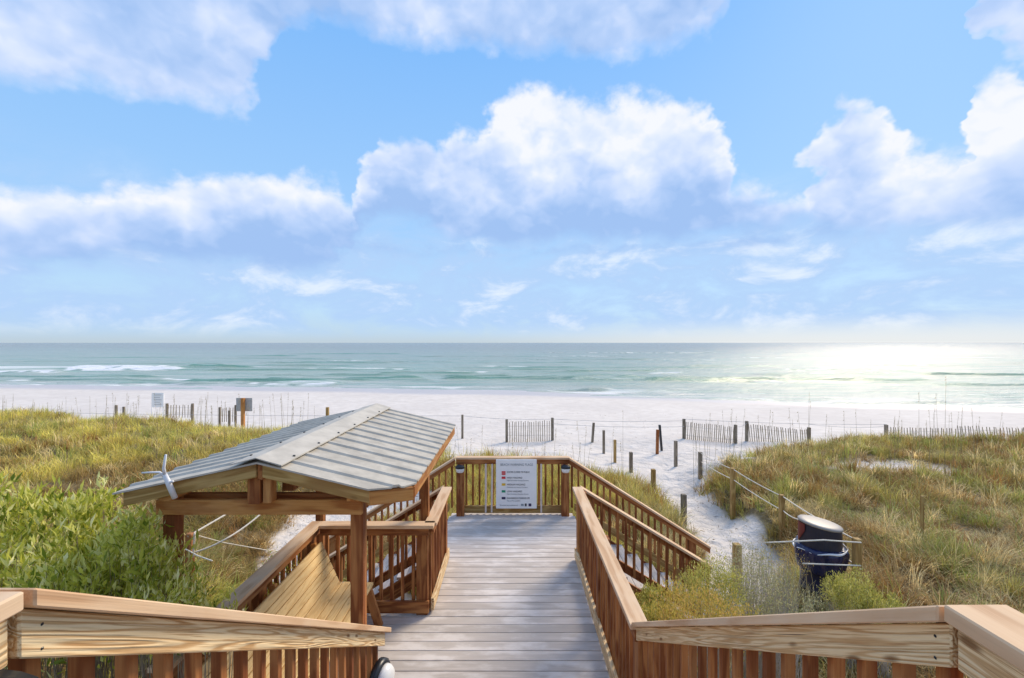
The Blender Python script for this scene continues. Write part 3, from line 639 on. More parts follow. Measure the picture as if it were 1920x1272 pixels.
# ------------------------------------------------------------ shelter with ribbed metal roof
def shelter():
    t = thing('picnic_shelter', (-1.7,4.3,0), 'small open timber shelter with ribbed grey metal gable roof', 'shelter')
    xr, zr, xe, ze, xl, zl = -1.73, 2.39, -.72, 2.147, -2.71, 2.18
    y0, y1 = 3.0, 5.66
    def panel(name, xeave, zeave, clip):
        # trapezoid ribs run from ridge to eave
        prof = []; y = y0; per = .205
        while y < y1-1e-3:
            for dy, h in ((0,0),(.13,0.0),(.145,.015),(.175,.015),(.19,0)):
                if y+dy < y1: prof.append((y+dy, h))
            y += per
        prof.append((y1, 0))
        vs = []; fs = []
        n = len(prof)
        nz = Vector((zr-zeave, 0, abs(xeave-xr))).normalized()
        for th in (0, -.012):
            for (y, h) in prof:
                xe_ = xeave
                if clip and y < 3.27: xe_ = -.976+(y-3.0)/.27*(-.72+.976)
                ze_ = zr+(zeave-zr)*(xe_-xr)/(xeave-xr)
                for (x, z) in ((xr, zr), (xe_, ze_)): vs.append((x, y, z+h+th))
        for i in range(n-1):
            a = 2*i; fs += [(a, a+1, a+3, a+2), (2*n+a, 2*n+a+2, 2*n+a+3, 2*n+a+1), (a+1, 2*n+a+1, 2*n+a+3, a+3), (a, a+2, 2*n+a+2, 2*n+a)]
        fs += [(0, 2*n, 2*n+1, 1), (2*n-2, 2*n-1, 4*n-1, 4*n-2)]
        mesh_obj(name, vs, fs, 'roof_metal', t)
    panel('roof_panel', xe, ze, True); panel('roof_panel', xl, zl, False)
    # ridge cap, folded flashing
    w = .175; s1 = (zr-ze)/(xe-xr); s2 = (zr-zl)/(xr-xl)
    sec = [(xr-w, zr-s2*w+.027), (xr, zr+.034), (xr+w, zr-s1*w+.027), (xr+w, zr-s1*w+.018), (xr, zr+.028), (xr-w, zr-s2*w+.018)]
    vs = [(x, y, z) for y in (y0-.015, y1+.01) for (x, z) in sec]
    fs = [(i, (i+1)%6, 6+(i+1)%6, 6+i) for i in range(6)]+[(5,4,3,2,1,0),(6,7,8,9,10,11)]
    mesh_obj('ridge_cap', vs, fs, 'ridge_metal', t)
    for y in np.arange(3.2, 5.6, .41):
        for x in (xr-w+.02, xr+w-.02):
            zz = zr+.028-(s1 if x > xr else s2)*(w-.02)+.003
            lathe('screw', [(.010, zz-.004), (.010, zz+.003), (.003, zz+.006)], x, float(y), 'black_plastic', t, n=8)
    # posts
    for x, y in ((-1.125,3.25),(-1.07,5.46),(-2.36,5.46),(-2.485,3.25)):
        post('post', x, y, g1(x,y)-.3 if y > 5.3 or x < -2.4 else -.3, 2.09, .092, 'red_wood', t)
    # doubled tie beams front and back
    for y in (3.185, 3.32, 5.39, 5.53):
        beam('tie_beam', (-2.55, y, 2.022), (-1.075, y, 2.022), .038, .108, 'orange_wood' if y < 3.2 else 'red_wood', t)
    for x in (-1.10, -2.40):
        beam('side_plate', (x, 3.06, 2.125), (x, 5.62, 2.125), .09, .045, 'orange_wood', t)
    beam('ridge_beam', (xr, 3.04, zr-.075), (xr, 5.62, zr-.075), .038, .12, 'red_wood', t)
    # rafters
    for i, y in enumerate(np.linspace(3.045, 5.6, 6)):
        y = float(y); m = 'olive_wood' if i == 0 else 'red_wood'; dz = -.062
        xee = -.97 if i == 0 else -.78
        beam('rafter', (xr+.022, y, zr+dz-.004), (xee, y, zr-s1*(xee-xr)+dz), .038, .095, m, t, plumb=True)
        beam('rafter', (xr-.022, y, zr+dz-.004), (xl+.05, y, zr-s2*(xr-xl-.05)+dz), .038, .095, m, t, plumb=True)
    beam('fascia', (-.985, 3.035, 2.135), (-.74, 3.285, 2.085), .038, .10, 'orange_wood', t, plumb=True)
    beam('fascia', (-.745, 3.30, 2.085), (-.745, 5.62, 2.085), .038, .09, 'orange_wood', t)
    beam('king_post', (-1.80, 3.125, 2.075), (-1.80, 3.125, 2.335), .088, .088, 'red_wood', t)
    beam('king_post', (-1.715, 3.135, 2.075), (-1.715, 3.135, 2.335), .06, .075, 'orange_wood', t)
    beam('king_post', (-1.70, 3.40, 2.075), (-1.70, 3.40, 2.33), .088, .088, 'red_wood', t)
    beam('king_post', (-1.75, 5.35, 2.075), (-1.75, 5.35, 2.30), .088, .088, 'red_wood', t)
shelter()
def white_bracket():
    a = P(328,934,2.995); b = P(309,890,2.95); 
    t = thing('plastic_pipe_fitting', a, 'broken white plastic pipe with two thin arms at the left end of the shelter roof', 'pipe fitting')
    tube('pipe', [a, a.lerp(b,.5), b], [.017,.018,.014], 'white_plastic', t, 12)
    tube('arm', [b, P(307,878,2.94), P(311,853,2.93)], [.011,.009,.007], 'white_plastic', t, 8)
    tube('arm', [b+Vector((-.005,0,-.01)), P(299,886,2.94), P(284,886,2.93), P(266,887,2.92)], [.010,.008,.006,.005], 'white_plastic', t, 8)
    tube('clip', [P(318,905,2.97), P(324,903,2.95)], [.01,.008], 'white_plastic', t, 6)
white_bracket()

# ------------------------------------------------------------ bench
def bench():
    t = thing('slatted_bench', (-1.85,4.2,0), 'long yellow slatted wooden bench under the metal roof', 'bench')
    ya, yb = 3.05, 5.06
    for i in range(5):
        x = -1.975+i*.088; beam('seat_slat', (x, ya, .455-(.006 if i == 4 else 0)), (x, yb, .455-(.006 if i == 4 else 0)), .08, .034, 'bench_wood', t, bev=.006)
    d = Vector((-.205, 0, .46)).normalized()
    for i in range(6):
        c = Vector((-2.0, 0, .50))+d*(i*.085); roll = math.atan2(.205, .46)
        beam('back_slat', (c.x, ya, c.z), (c.x, yb, c.z), .034, .079, 'bench_wood', t, bev=.006, roll=-roll)
    for y in (3.2, 4.15, 5.0):
        beam('leg', (-1.63, y, .42), (-1.50, y, .0), .045, .09, 'red_wood', t)
        beam('leg', (-2.0, y, .42), (-2.08, y, .0), .045, .09, 'red_wood', t)
        beam('back_support', (-2.03, y, .40), (-2.245, y, .93), .045, .06, 'orange_wood', t)
        beam('seat_bearer', (-2.05, y, .40), (-1.59, y, .40), .045, .07, 'orange_wood', t)
bench()

# ------------------------------------------------------------ litter bin
def bin_():
    x, y = 4.87, 7.0; z = -.97
    t = thing('litter_bin', (x,y,z), 'dark blue drum litter bin with pale dome lid beside the rope corner', 'litter bin')
    lathe('drum', [(.26,z),(.27,z+.02),(.262,z+.05),(.268,z+.3),(.278,z+.31),(.278,z+.33),(.268,z+.34),(.27,z+.62),(.28,z+.63),(.27,z+.66),(.272,z+.9)], x, y, 'navy_drum', t)
    fold = lambda a, zz: .05*math.sin(7*a+3*zz)+.035*math.sin(13*a+9*zz)+.02*math.sin(23*a)
    lathe('liner_bag', [(.275,z+.60),(.30,z+.62),(.315,z+.70),(.335,z+.80),(.35,z+.90),(.35,z+.95),(.33,z+.985),(.29,z+.99)], x, y, 'bag_film', t, 72, jit=fold)
    ring = [(x+.352*math.cos(a)*(1+.02*math.sin(5*a)), y+.352*math.sin(a), z+.965+.035*math.cos(a+.4)+.012*math.sin(6*a)) for a in np.linspace(0, 2*math.pi, 49)]
    tube('bag_edge', ring, [.010+.007*math.sin(3*a) for a in np.linspace(0,2*math.pi,49)], 'white_plastic', t, 8)
    # lid: cylinder wall with a raked opening on the left, pale shallow dome
    n = 48; prof = []
    vs = []; fs = []
    zt = lambda dx: z+1.36-.30*(dx+.31)*.5
    rows = 5
    for j in range(rows):
        for k in range(n):
            a = 2*math.pi*k/n; r = .285; dx = r*math.cos(a); top = zt(dx); f = j/(rows-1); vs.append((x+dx*(1+.02*(1-f)), y+r*math.sin(a)*(1+.02*(1-f)), (z+.975)*(1-f)+top*f))
    for j in range(rows-1):
        for k in range(n):
            fs.append((j*n+k, j*n+(k+1)%n, (j+1)*n+(k+1)%n, (j+1)*n+k))
    fs.append(tuple((rows-1)*n+k for k in range(n)))
    mesh_obj('lid', vs, fs, 'lid_dark', t, smooth=False)
    vs = []; fs = []
    for j, (rr, h) in enumerate(((.298,-.015),(.30,.008),(.285,.022),(.22,.034),(.12,.041),(.02,.044))):
        for k in range(n):
            a = 2*math.pi*k/n; dx = rr*math.cos(a); vs.append((x+dx, y+rr*math.sin(a), zt(dx)+h))
    for j in range(5):
        for k in range(n): fs.append((j*n+k, j*n+(k+1)%n, (j+1)*n+(k+1)%n, (j+1)*n+k))
    fs.append(tuple(range(n))[::-1]); fs.append(tuple(5*n+k for k in range(n)))
    mesh_obj('lid_top', vs, fs, 'lid_top', t, smooth=True)
    vs = []; fs = []; m = 12
    for j in range(2):
        for k in range(m+1):
            a = R(158+36*k/m); r = .297; dx = r*math.cos(a)
            w = (1-abs(2*k/m-1)**2)
            top = zt(dx)-.03; bot = z+1.01+(.22*(k/m)**1.5); vs.append((x+dx*1.01, y+r*math.sin(a)*1.01, bot if j == 0 else max(top, bot+.002)))
    for k in range(m): fs.append((k, k+1, m+2+k, m+1+k))
    f0 = list(fs); nn = len(vs); vs += [(a*.0+ax*.985+x*.015 if 0 else ax+(x-ax)*.03, ay+(y-ay)*.03, az) for (ax, ay, az) in vs for a in (0,)]
    fs += [tuple(i+nn for i in f[::-1]) for f in f0]
    mesh_obj('lid_opening', vs, fs, 'lid_red', t)
bin_()

# ------------------------------------------------------------ rope posts and ropes
def rpost(px, top, base, D, w, mat, lab, lean=(0,0), group='wooden posts marking the sand path'):
    x = (px-CX)*D/F; zt = H-(top-CY)*D/F; zb = min(g1(x, D), H-(base-CY)*D/F)-.12
    t = beam('rope_post', (x, D, zb), (x+lean[0], D+lean[1], zt), w, w, mat, None, bev=.012)
    return tag(t, lab, 'post', group), Vector((x+lean[0], D+lean[1], zt))
RP = {}
for key, px, top, base, D, w, mat, lab, lean in (
 ('A',1110,793,833,25.5,.13,'grey_wood','grey post farthest down the left side of the sand path, leaning right',(.1,0)),
 ('B',1132,807,853,22.7,.12,'grey_wood','second farthest brown post on the left side of the sand path',(0,0)),
 ('Cc',1153,825,872,20.5,.12,'olive_wood','third farthest post on the left side of the sand path',(0,0)),
 ('D',1183,848,900,17.8,.13,'grey_wood','post at the edge of the grass hump left of the sand path',(0,0)),
 ('E',1225,880,950,14.0,.13,'olive_wood','tall brownish post left of the sand path, second nearest to the stairs',(0,0)),
 ('F',1282,927,990,12.0,.13,'grey_wood','grey post nearest the right stairs handrail on the sand path',(0,0)),
 ('G',1232,806,857,22.1,.13,'red_wood','reddish upright post in the middle of the sand opening',(.03,0)),
 ('G2',1241,797,840,23.2,.11,'black_plastic','dark stake leaning against the reddish post in the sand opening',(-.12,0)),
 ('H',1267,827,877,19.5,.13,'grey_wood','post standing alone on bare sand right of the path',(0,0)),
 ('I',1313,848,890,16.5,.13,'grey_wood','post at the left tip of the right dune',(0,0)),
 ('J',1374,878,935,12.5,.12,'olive_wood','roped post halfway up the edge of the right dune',(0,0)),
 ('K',1466,928,985,10.4,.11,'olive_wood','roped post in the dune grass above the litter bin',(0,0)),
 ('L',1607,1010,1060,6.6,.10,'olive_wood','weathered corner post right of the litter bin where ropes meet',(0,0)),
 ('M',1382,1020,1075,8.3,.13,'olive_wood','mossy post among the shrubs between stairs and litter bin',(0,0)),
 ('N',1729,930,1036,9.2,.06,'olive_wood','thin tall stake standing in the grass of the right dune',(0,0)),
 ('X',867,778,815,27,.13,'grey_wood','dark post alone on the beach just right of the roof',(0,0)),
 ('Y',614,764,785,27,.16,'olive_wood','short post on the beach left of the roof peak',(0,0)),
 ('Z',356,1000,1045,6.0,.085,'red_wood','red-brown roped post in the grass seen under the shelter beam',(0,0))):
    RP[key] = rpost(px, top, base, D, w, mat, lab, lean)[1]
def rope(pts, lab, r=.012, s=.03, mat='rope', cat='rope', name='rope', group=None):
    P_ = []
    for a, b in zip(pts[:-1], pts[1:]): P_ += sag(a, b, s)[(1 if P_ else 0):]
    t = tube(name, P_, r, mat, None, 6); return tag(t, lab, cat, group)
dz = Vector((0,0,-.03)); lo = Vector((0,0,-.34)); fr = Vector((0,-.07,0))
ig = P(1300,838,18.5)
rope([ig, RP['I']+dz+fr, RP['J']+dz+fr, RP['K']+dz+fr, RP['L']+dz+fr], 'upper rope along the edge of the right dune down to the corner post', .012)
rope([RP['I']+lo+fr, RP['J']+Vector((0,-.07,-.32)), RP['K']+Vector((0,-.07,-.36)), P(1500,975,8.6), RP['L']+Vector((0,-.07,-.42))], 'lower rope along the edge of the right dune passing behind the litter bin', .012)
rope([RP['L']+dz+fr, P(1545,1013,6.35), P(1432,1018,6.45)], 'upper rope crossing in front of the litter bin', .011, 0)
rope([RP['L']+Vector((0,-.07,-.37)), P(1505,1057,6.35)], 'lower rope crossing in front of the litter bin', .011, 0.0)
rope([RP['Z']+dz+fr*.6, P(425,964,6.6), P(490,925,8)], 'upper white rope rising from the red-brown post under the shelter beam', .013, .0)
rope([P(360,1037,5.95), P(425,1010,6.2), P(490,963,6.8), P(540,925,7.5)], 'lower white rope curving up from the red-brown post under the shelter beam', .013, .02)
rope([P(365,1000,5.95), P(362,1045,5.95)], 'white rope end hanging down the red-brown post', .012, .0)
rope([P(365,1003,6), P(420,1018,6.6), P(500,1032,7.4)], 'thin rope running right through the grass under the shelter', .008, .0)
rope([P(348,1030,5.9), P(370,1042,5.7), P(398,1052,5.5)], 'loose thin rope at the foot of the red-brown post', .008, 0)
rope([RP['F']+dz, P(1230,925,13), RP['E']+Vector((0,-.08,-.6))], 'thin cord between the two nearest posts left of the sand path', .006, .04)

# ------------------------------------------------------------ sand fences on the beach
def fence(lab, pxa, ta, ba, pxb, tb, bb, Da, Db, n, posts=(True,True), lean=0.0, postw=.15, mat='picket_wood', group='slatted sand fences on the beach', wv=0.0):
    a = P(pxa, ba, Da); b = P(pxb, bb, Db); ha = (ba-ta)*Da/F; hb = (bb-tb)*Db/F
    t = thing('sand_fence', a, lab, 'fence', group)
    for i in range(n):
        f = (i+.5)/n; q = a.lerp(b, f); h = (ha+(hb-ha)*f)*random.uniform(.86,.92); l = lean+random.uniform(-.03,.03)
        q.y += wv*math.sin(f*9)
        q.z = max(q.z-.0, g1(q.x, q.y)-.08) if False else q.z-.05
        beam('picket', q, q+Vector((l*h, random.uniform(-.03,.03), h+.05)), .040, .012, mat, t, bev=0, roll=0)
    for f, on, h in ((0,posts[0],ha),(1,posts[1],hb)):
        if on:
            q = a.lerp(b, f); post('post', q.x, q.y+.05, q.z-.4, q.z+h, postw, 'grey_wood', t, bev=.015)
    for hh in (.3,.7):
        A = a+Vector((0,.02,ha*hh)); B = b+Vector((0,.02,hb*hh)); tube('wire_strand', sag(A, B, .01, 6), .008, 'wire', t, 4)
fence('pale slatted sand fence panel standing directly above the flag sign', 950,787,830, 1036,784,830, 26,26.2, 21)
fence('slatted sand fence panel right of the reddish path post', 1283,786,829, 1380,797,838, 26,25, 25, lean=.06)
fence('slatted sand fence panel second from the path, pickets leaning left', 1401,790,830, 1518,802,843, 25.5,24.6, 27, lean=-.09)
fence('sand fence half sunk behind the right dune crest', 1663,797,832, 1800,800,836, 24.6,24.0, 26, posts=(True,False), lean=-.03)
fence('leaning sand fence running out of the picture at the right edge', 1797,795,830, 1990,800,842, 24.2,23.2, 34, posts=(False,False), lean=-.14, wv=.1)
fence('small sand fence stub beside the distant white beach notice', 312,757,782, 360,757,782, 29,29.5, 9, lean=.03, postw=.13)
fence('short sand fence left of the brown posted sign on the left dune', 411,764,790, 441,760,790, 27,29, 8, lean=.02, postw=.11)
for i, (a, b, lab) in enumerate((((0,772,30),(867,780,27.2),'thin wire across the beach on the left side'),((867,780,27.2),(1036,786,26.2),'thin wire between the lone beach post and the sand fence'),
    ((1036,786,26.2),(1283,789,26),'thin wire between the sand fences over the path opening'),((1380,800,25.2),(1401,793,25.5),'short thin wire between two sand fence panels'),((1518,796,24.7),(1663,800,24.7),'thin wire from the leaning fence panel to the dune crest fence'),
    ((1283,800,25.8),(1036,795,26),'lower thin wire over the path opening'),((1283,786,26),(1663,796,25),'thin wire above the two right fence panels'))):
    rope([P(*a), P(*b)], lab, .011, .10, 'wire', 'wire', 'fence_wire', 'thin wires strung across the beach')
def beach_signs():
    a = P(296,751,28)
    t = thing('beach_notice', P(296,790,28), 'white beach notice with faint dark lines beyond the left dune', 'sign')
    beam('panel', P(285,750.5,28), P(307,750.5,28), .03, 27*28/F, 'white_board', t, roll=0)
    for k in range(5):
        q0 = P(289,741+k*4.5,27.97); q1 = P(289+(14 if k % 2 == 0 else 11),741+k*4.5,27.97); beam('printed_line', q0, q1, .005, .028, 'sign_back', t, bev=0)
    for px in (285.5,306.5):
        q = P(px,765,28.05); post('post', q.x, q.y, q.z-1.6, q.z+.85, .06, 'white_board', t)
    t = thing('dune_sign', P(458,800,26), 'grey sign back on a brown post beyond the left dune', 'sign')
    for a_, b_ in ((443,457.5),(457.6,473)):
        q0, q1 = P(a_,759,26.1), P(b_,759,26.1); beam('panel', q0, q1, .03, 25*26/F, 'sign_back', t)
    q = P(456.5,760,26); post('post', q.x, q.y-.05, q.z-2.2, q.z+.42, .17, 'orange_wood', t)
    for px, top, lab in ((218,760,'dark fence stub poking over the left dune, the taller one'),(232,763,'small dark fence stub poking over the left dune'),(430,770,'thin dark stake in front of the short left sand fence')):
        q = P(px,top,27); tt = beam('fence_stub', (q.x,q.y,q.z-1.5), tuple(q), .12, .08, 'grey_wood', None); tag(tt, lab, 'stake', 'stakes behind the left dune')
beach_signs()

# ------------------------------------------------------------ plants
def blade_mesh(name, n, h, spread, w, droop, seed, mat, segs=3):
    r = np.random.default_rng(seed); vs = []; fs = []; sh = []
    for i in range(n):
        a = r.uniform(0, 2*math.pi); rad = spread*math.sqrt(r.uniform(0,1)); bx, by = rad*math.cos(a), rad*math.sin(a)
        az = a+r.normal(0,.7); L = h*r.uniform(.55,1.1); tilt = abs(r.normal(.25,.22)); dr = droop*r.uniform(.4,1.6)
        ww = w*r.uniform(.7,1.3); s_ = r.uniform(0,1); fx, fy = math.cos(az), math.sin(az); px, py = -fy, fx
        x = y = z = 0.0; th = tilt; k0 = len(vs)
        for j in range(segs+1):
            f = j/segs; wj = ww*(1-f**1.5)*.5+.0006
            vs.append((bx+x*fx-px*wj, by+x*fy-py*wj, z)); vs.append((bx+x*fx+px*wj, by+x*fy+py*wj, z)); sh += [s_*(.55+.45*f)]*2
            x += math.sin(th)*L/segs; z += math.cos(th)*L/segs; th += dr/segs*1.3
        for j in range(segs): fs.append((k0+2*j, k0+2*j+1, k0+2*j+3, k0+2*j+2))
    me = bpy.data.meshes.new(name); me.from_pydata(vs, [], fs); me.materials.append(MATS[mat])
    me.attributes.new('shade', 'FLOAT', 'POINT').data.foreach_set('value', np.array(sh, 'f'))
    return bpy.data.objects.new(name, me)
def scatter(name, pts, scl, tint, sources, label, cat=None):
    """one object: a point mesh whose geometry nodes stand a tuft on every point"""
    n = len(pts); me = bpy.data.meshes.new(name); me.vertices.add(n); me.vertices.foreach_set('co', np.asarray(pts,'f').ravel())
    r = np.random.default_rng(n)
    rot = np.stack([r.normal(0,.08,n), r.normal(0,.08,n), r.uniform(0,6.28,n)], 1).astype('f')
    me.attributes.new('rot','FLOAT_VECTOR','POINT').data.foreach_set('vector', rot.ravel())
    me.attributes.new('scl','FLOAT_VECTOR','POINT').data.foreach_set('vector', np.asarray(scl,'f').ravel())
    me.attributes.new('tint','FLOAT_VECTOR','POINT').data.foreach_set('vector', np.asarray(tint,'f').ravel())
    me.attributes.new('pick','INT','POINT').data.foreach_set('value', r.integers(0,len(sources),n).astype('i'))
    o = link(name, me, Matrix.Identity(4)); me.materials.append(MATS['grass'])
    ng = bpy.data.node_groups.new(name, 'GeometryNodeTree')
    ng.interface.new_socket('Geometry', in_out='INPUT', socket_type='NodeSocketGeometry'); ng.interface.new_socket('Geometry', in_out='OUTPUT', socket_type='NodeSocketGeometry')
    k = NT(ng); gi = k.new('NodeGroupInput'); go = k.new('NodeGroupOutput')
    jn = k.new('GeometryNodeJoinGeometry')
    for s in sources:
        oi = k.new('GeometryNodeObjectInfo'); oi.inputs['Object'].default_value = s; oi.inputs['As Instance'].default_value = True
        k.l.new(oi.outputs['Geometry'], jn.inputs[0])
    ip = k.new('GeometryNodeInstanceOnPoints'); ip.inputs['Pick Instance'].default_value = True
    k.l.new(gi.outputs[0], ip.inputs['Points']); k.l.new(jn.outputs[0], ip.inputs['Instance'])
    def at(nm, typ, sock):
        a = k.new('GeometryNodeInputNamedAttribute', data_type=typ); a.inputs['Name'].default_value = nm; k.l.new(a.outputs[0], ip.inputs[sock])
    at('pick','INT','Instance Index'); at('rot','FLOAT_VECTOR','Rotation'); at('scl','FLOAT_VECTOR','Scale')
    k.l.new(ip.outputs[0], go.inputs[0])
    mod = o.modifiers.new('scatter','NODES'); mod.node_group = ng
    tag(o, label, cat, kind='stuff'); return o
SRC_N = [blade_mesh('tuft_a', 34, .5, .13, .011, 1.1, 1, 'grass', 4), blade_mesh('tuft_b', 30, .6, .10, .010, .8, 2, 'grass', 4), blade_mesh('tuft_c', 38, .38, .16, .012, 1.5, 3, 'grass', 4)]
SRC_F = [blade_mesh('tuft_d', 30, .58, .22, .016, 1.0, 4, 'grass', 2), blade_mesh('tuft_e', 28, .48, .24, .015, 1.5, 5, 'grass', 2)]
def grass_points(xlo, xhi, ylo, yhi, dens, seed):
    r = np.random.default_rng(seed); n = int((xhi-xlo)*(yhi-ylo)*60); X = r.uniform(xlo,xhi,n); Y = r.uniform(ylo,yhi,n)
    wide = np.abs(X) > Y*1.25+2.0; keep = (np.abs(X) < Y*2.2+5) & (r.uniform(0,1,n) < dens(np.hypot(X*.8,Y))/60*np.where(wide, .55, 1))
    X, Y = X[keep], Y[keep]; v = veg(X, Y); clump = fbm(X, Y, .9, 41)
    k = r.uniform(0,1,len(X)) < v*np.clip((clump-.25)*6, .45, 1)*np.clip((fbm(X, Y, .55, 43)-.34)*9, .30, 1); X, Y, v = X[k], Y[k], v[k]
    return X, Y, gz(X,Y)-.02, v, r
def lerp3(a, b, t): return np.array(a)[None]*(1-t[:,None])+np.array(b)[None]*t[:,None]
dn = lambda Y: np.clip(6000/np.maximum(Y,3)**2, 14.0, 60)
GOLD, OLIVE, GREEN, BROWN, STRAW = (.66,.57,.14), (.44,.38,.12), (.27,.31,.07), (.36,.19,.07), (.78,.62,.33)
def dune(name, xlo, xhi, lab, seed, left):
    X, Y, Z, v, r = grass_points(xlo, xhi, 2.6 if left else 3.0, 26, dn, seed)
    a = fbm(X, Y, 3.2, 51); b = fbm(X, Y, 1.1, 52); c = fbm(X, Y, 6.0, 53); n = len(X)
    if left:
        t = lerp3(GOLD, OLIVE, np.clip((b-.4)*2.5,0,1))
        low = np.clip((17-Y)/4.0, 0, 1)*np.clip((a-.30)*6, 0, 1)*(Y > 8)  # brown patches, with the shade of hollows and turned-away slopes put into the tint
        t = t*(1-low[:,None]*.85)+np.array((.33,.20,.085))[None]*low[:,None]*.85
        nr = np.clip((10-Y)/3, 0, 1)*.75*np.clip((fbm(X,Y,1.4,66)-.3)*4,0,1); t = t*(1-nr[:,None])+np.array(GREEN)[None]*nr[:,None]*1.15
    else:
        t = lerp3(OLIVE, GREEN, np.clip((a-.45)*4,0,1)); t = t*.5+.5*lerp3(GOLD, OLIVE, np.clip((c-.4)*4,0,1))
        br = np.clip((b*.5+fbm(X,Y,.55,69)*.5-.43)*8,0,1)*.85; t = t*(1-br[:,None])+np.array(BROWN)[None]*br[:,None]
        st = np.clip((fbm(X,Y,.8,57)-.54)*7,0,1)*np.clip((14-Y)/5,.2,1); t = t*(1-st[:,None])+np.array(STRAW)[None]*st[:,None]
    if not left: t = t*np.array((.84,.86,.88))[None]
    # individual dry and fresh tufts
    u = r.uniform(0,1,n); t = np.where((u < .12)[:,None], np.array(STRAW)[None], t); t = np.where((u > .90)[:,None], np.array(GREEN)[None]*1.1, t); t = np.where(((u > .82) & (u < .9))[:,None], np.array(BROWN)[None], t)
    t = t*r.uniform(.75,1.3,n)[:,None]
    hh = (.30+.6*fbm(X,Y,2.0,60)+.6*fbm(X,Y,.6,68)**1.5)*r.uniform(.7,1.3,n)*np.clip(v+.25,.4,1)*(1.0 if left else 1.2)
    wd = r.uniform(.8,1.25,n)
    near = Y < 12
    pts = np.stack([X,Y,Z],1); sc = np.stack([wd,wd,hh],1)
    for nm, sel, src in (('near', near, SRC_N), ('far', ~near, SRC_F)):
        scatter('dune_grass', pts[sel], sc[sel], t[sel], src, lab+(' on its near slope' if nm == 'near' else ' on its far crest'))
    print(name, n, near.sum())
dune('left', -52, -2.3, 'golden dune grass of the left dune', 11, True)
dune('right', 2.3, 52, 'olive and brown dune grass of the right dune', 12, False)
def mid():
    X, Y, Z, v, r = grass_points(-3.6, 4.8, 8.5, 19, dn, 13); n = len(X)
    k = (X > -2.3) & (X < 2.3) | (Y > 12) ; X, Y, Z, v = X[k], Y[k], Z[k], v[k]; n = len(X)
    t = lerp3(GOLD, OLIVE, r.uniform(0,1,n)); u = r.uniform(0,1,n); t = np.where((u < .2)[:,None], np.array(BROWN)[None], t)
    sc = np.stack([r.uniform(.8,1.2,n)]*2+[r.uniform(.7,1.25,n)*1.25],1)
    scatter('dune_grass', np.stack([X,Y,Z],1), sc, t, SRC_F, 'golden grass on the low hump behind the landing')
mid()

def leaf_cloud(pos, dirs, L, Wd, shade, bend=.25):
    """one folded 4-triangle leaf per position"""
    n = len(pos); d = dirs/np.linalg.norm(dirs,axis=1)[:,None]
    s = np.cross(d, rng.normal(0,1,(n,3))); s /= np.linalg.norm(s,axis=1)[:,None]; nn = np.cross(d, s)
    L = L[:,None]; Wd = Wd[:,None]
    a = pos; b = pos+d*L*.45+s*Wd*.5+nn*Wd*.15; c = pos+d*L*.45-s*Wd*.5+nn*Wd*.15; e = pos+d*L+nn*L*bend*-.6; m = pos+d*L*.5-nn*Wd*.1
    vs = np.stack([a,b,m,c,e],1).reshape(-1,3)
    i = (np.arange(n)*5)[:,None]
    f = np.concatenate([i+np.array([[0,1,2]]), i+np.array([[0,2,3]]), i+np.array([[1,4,2]]), i+np.array([[2,4,3]])],1).reshape(-1,3)
    return vs, f, np.repeat(shade,5)
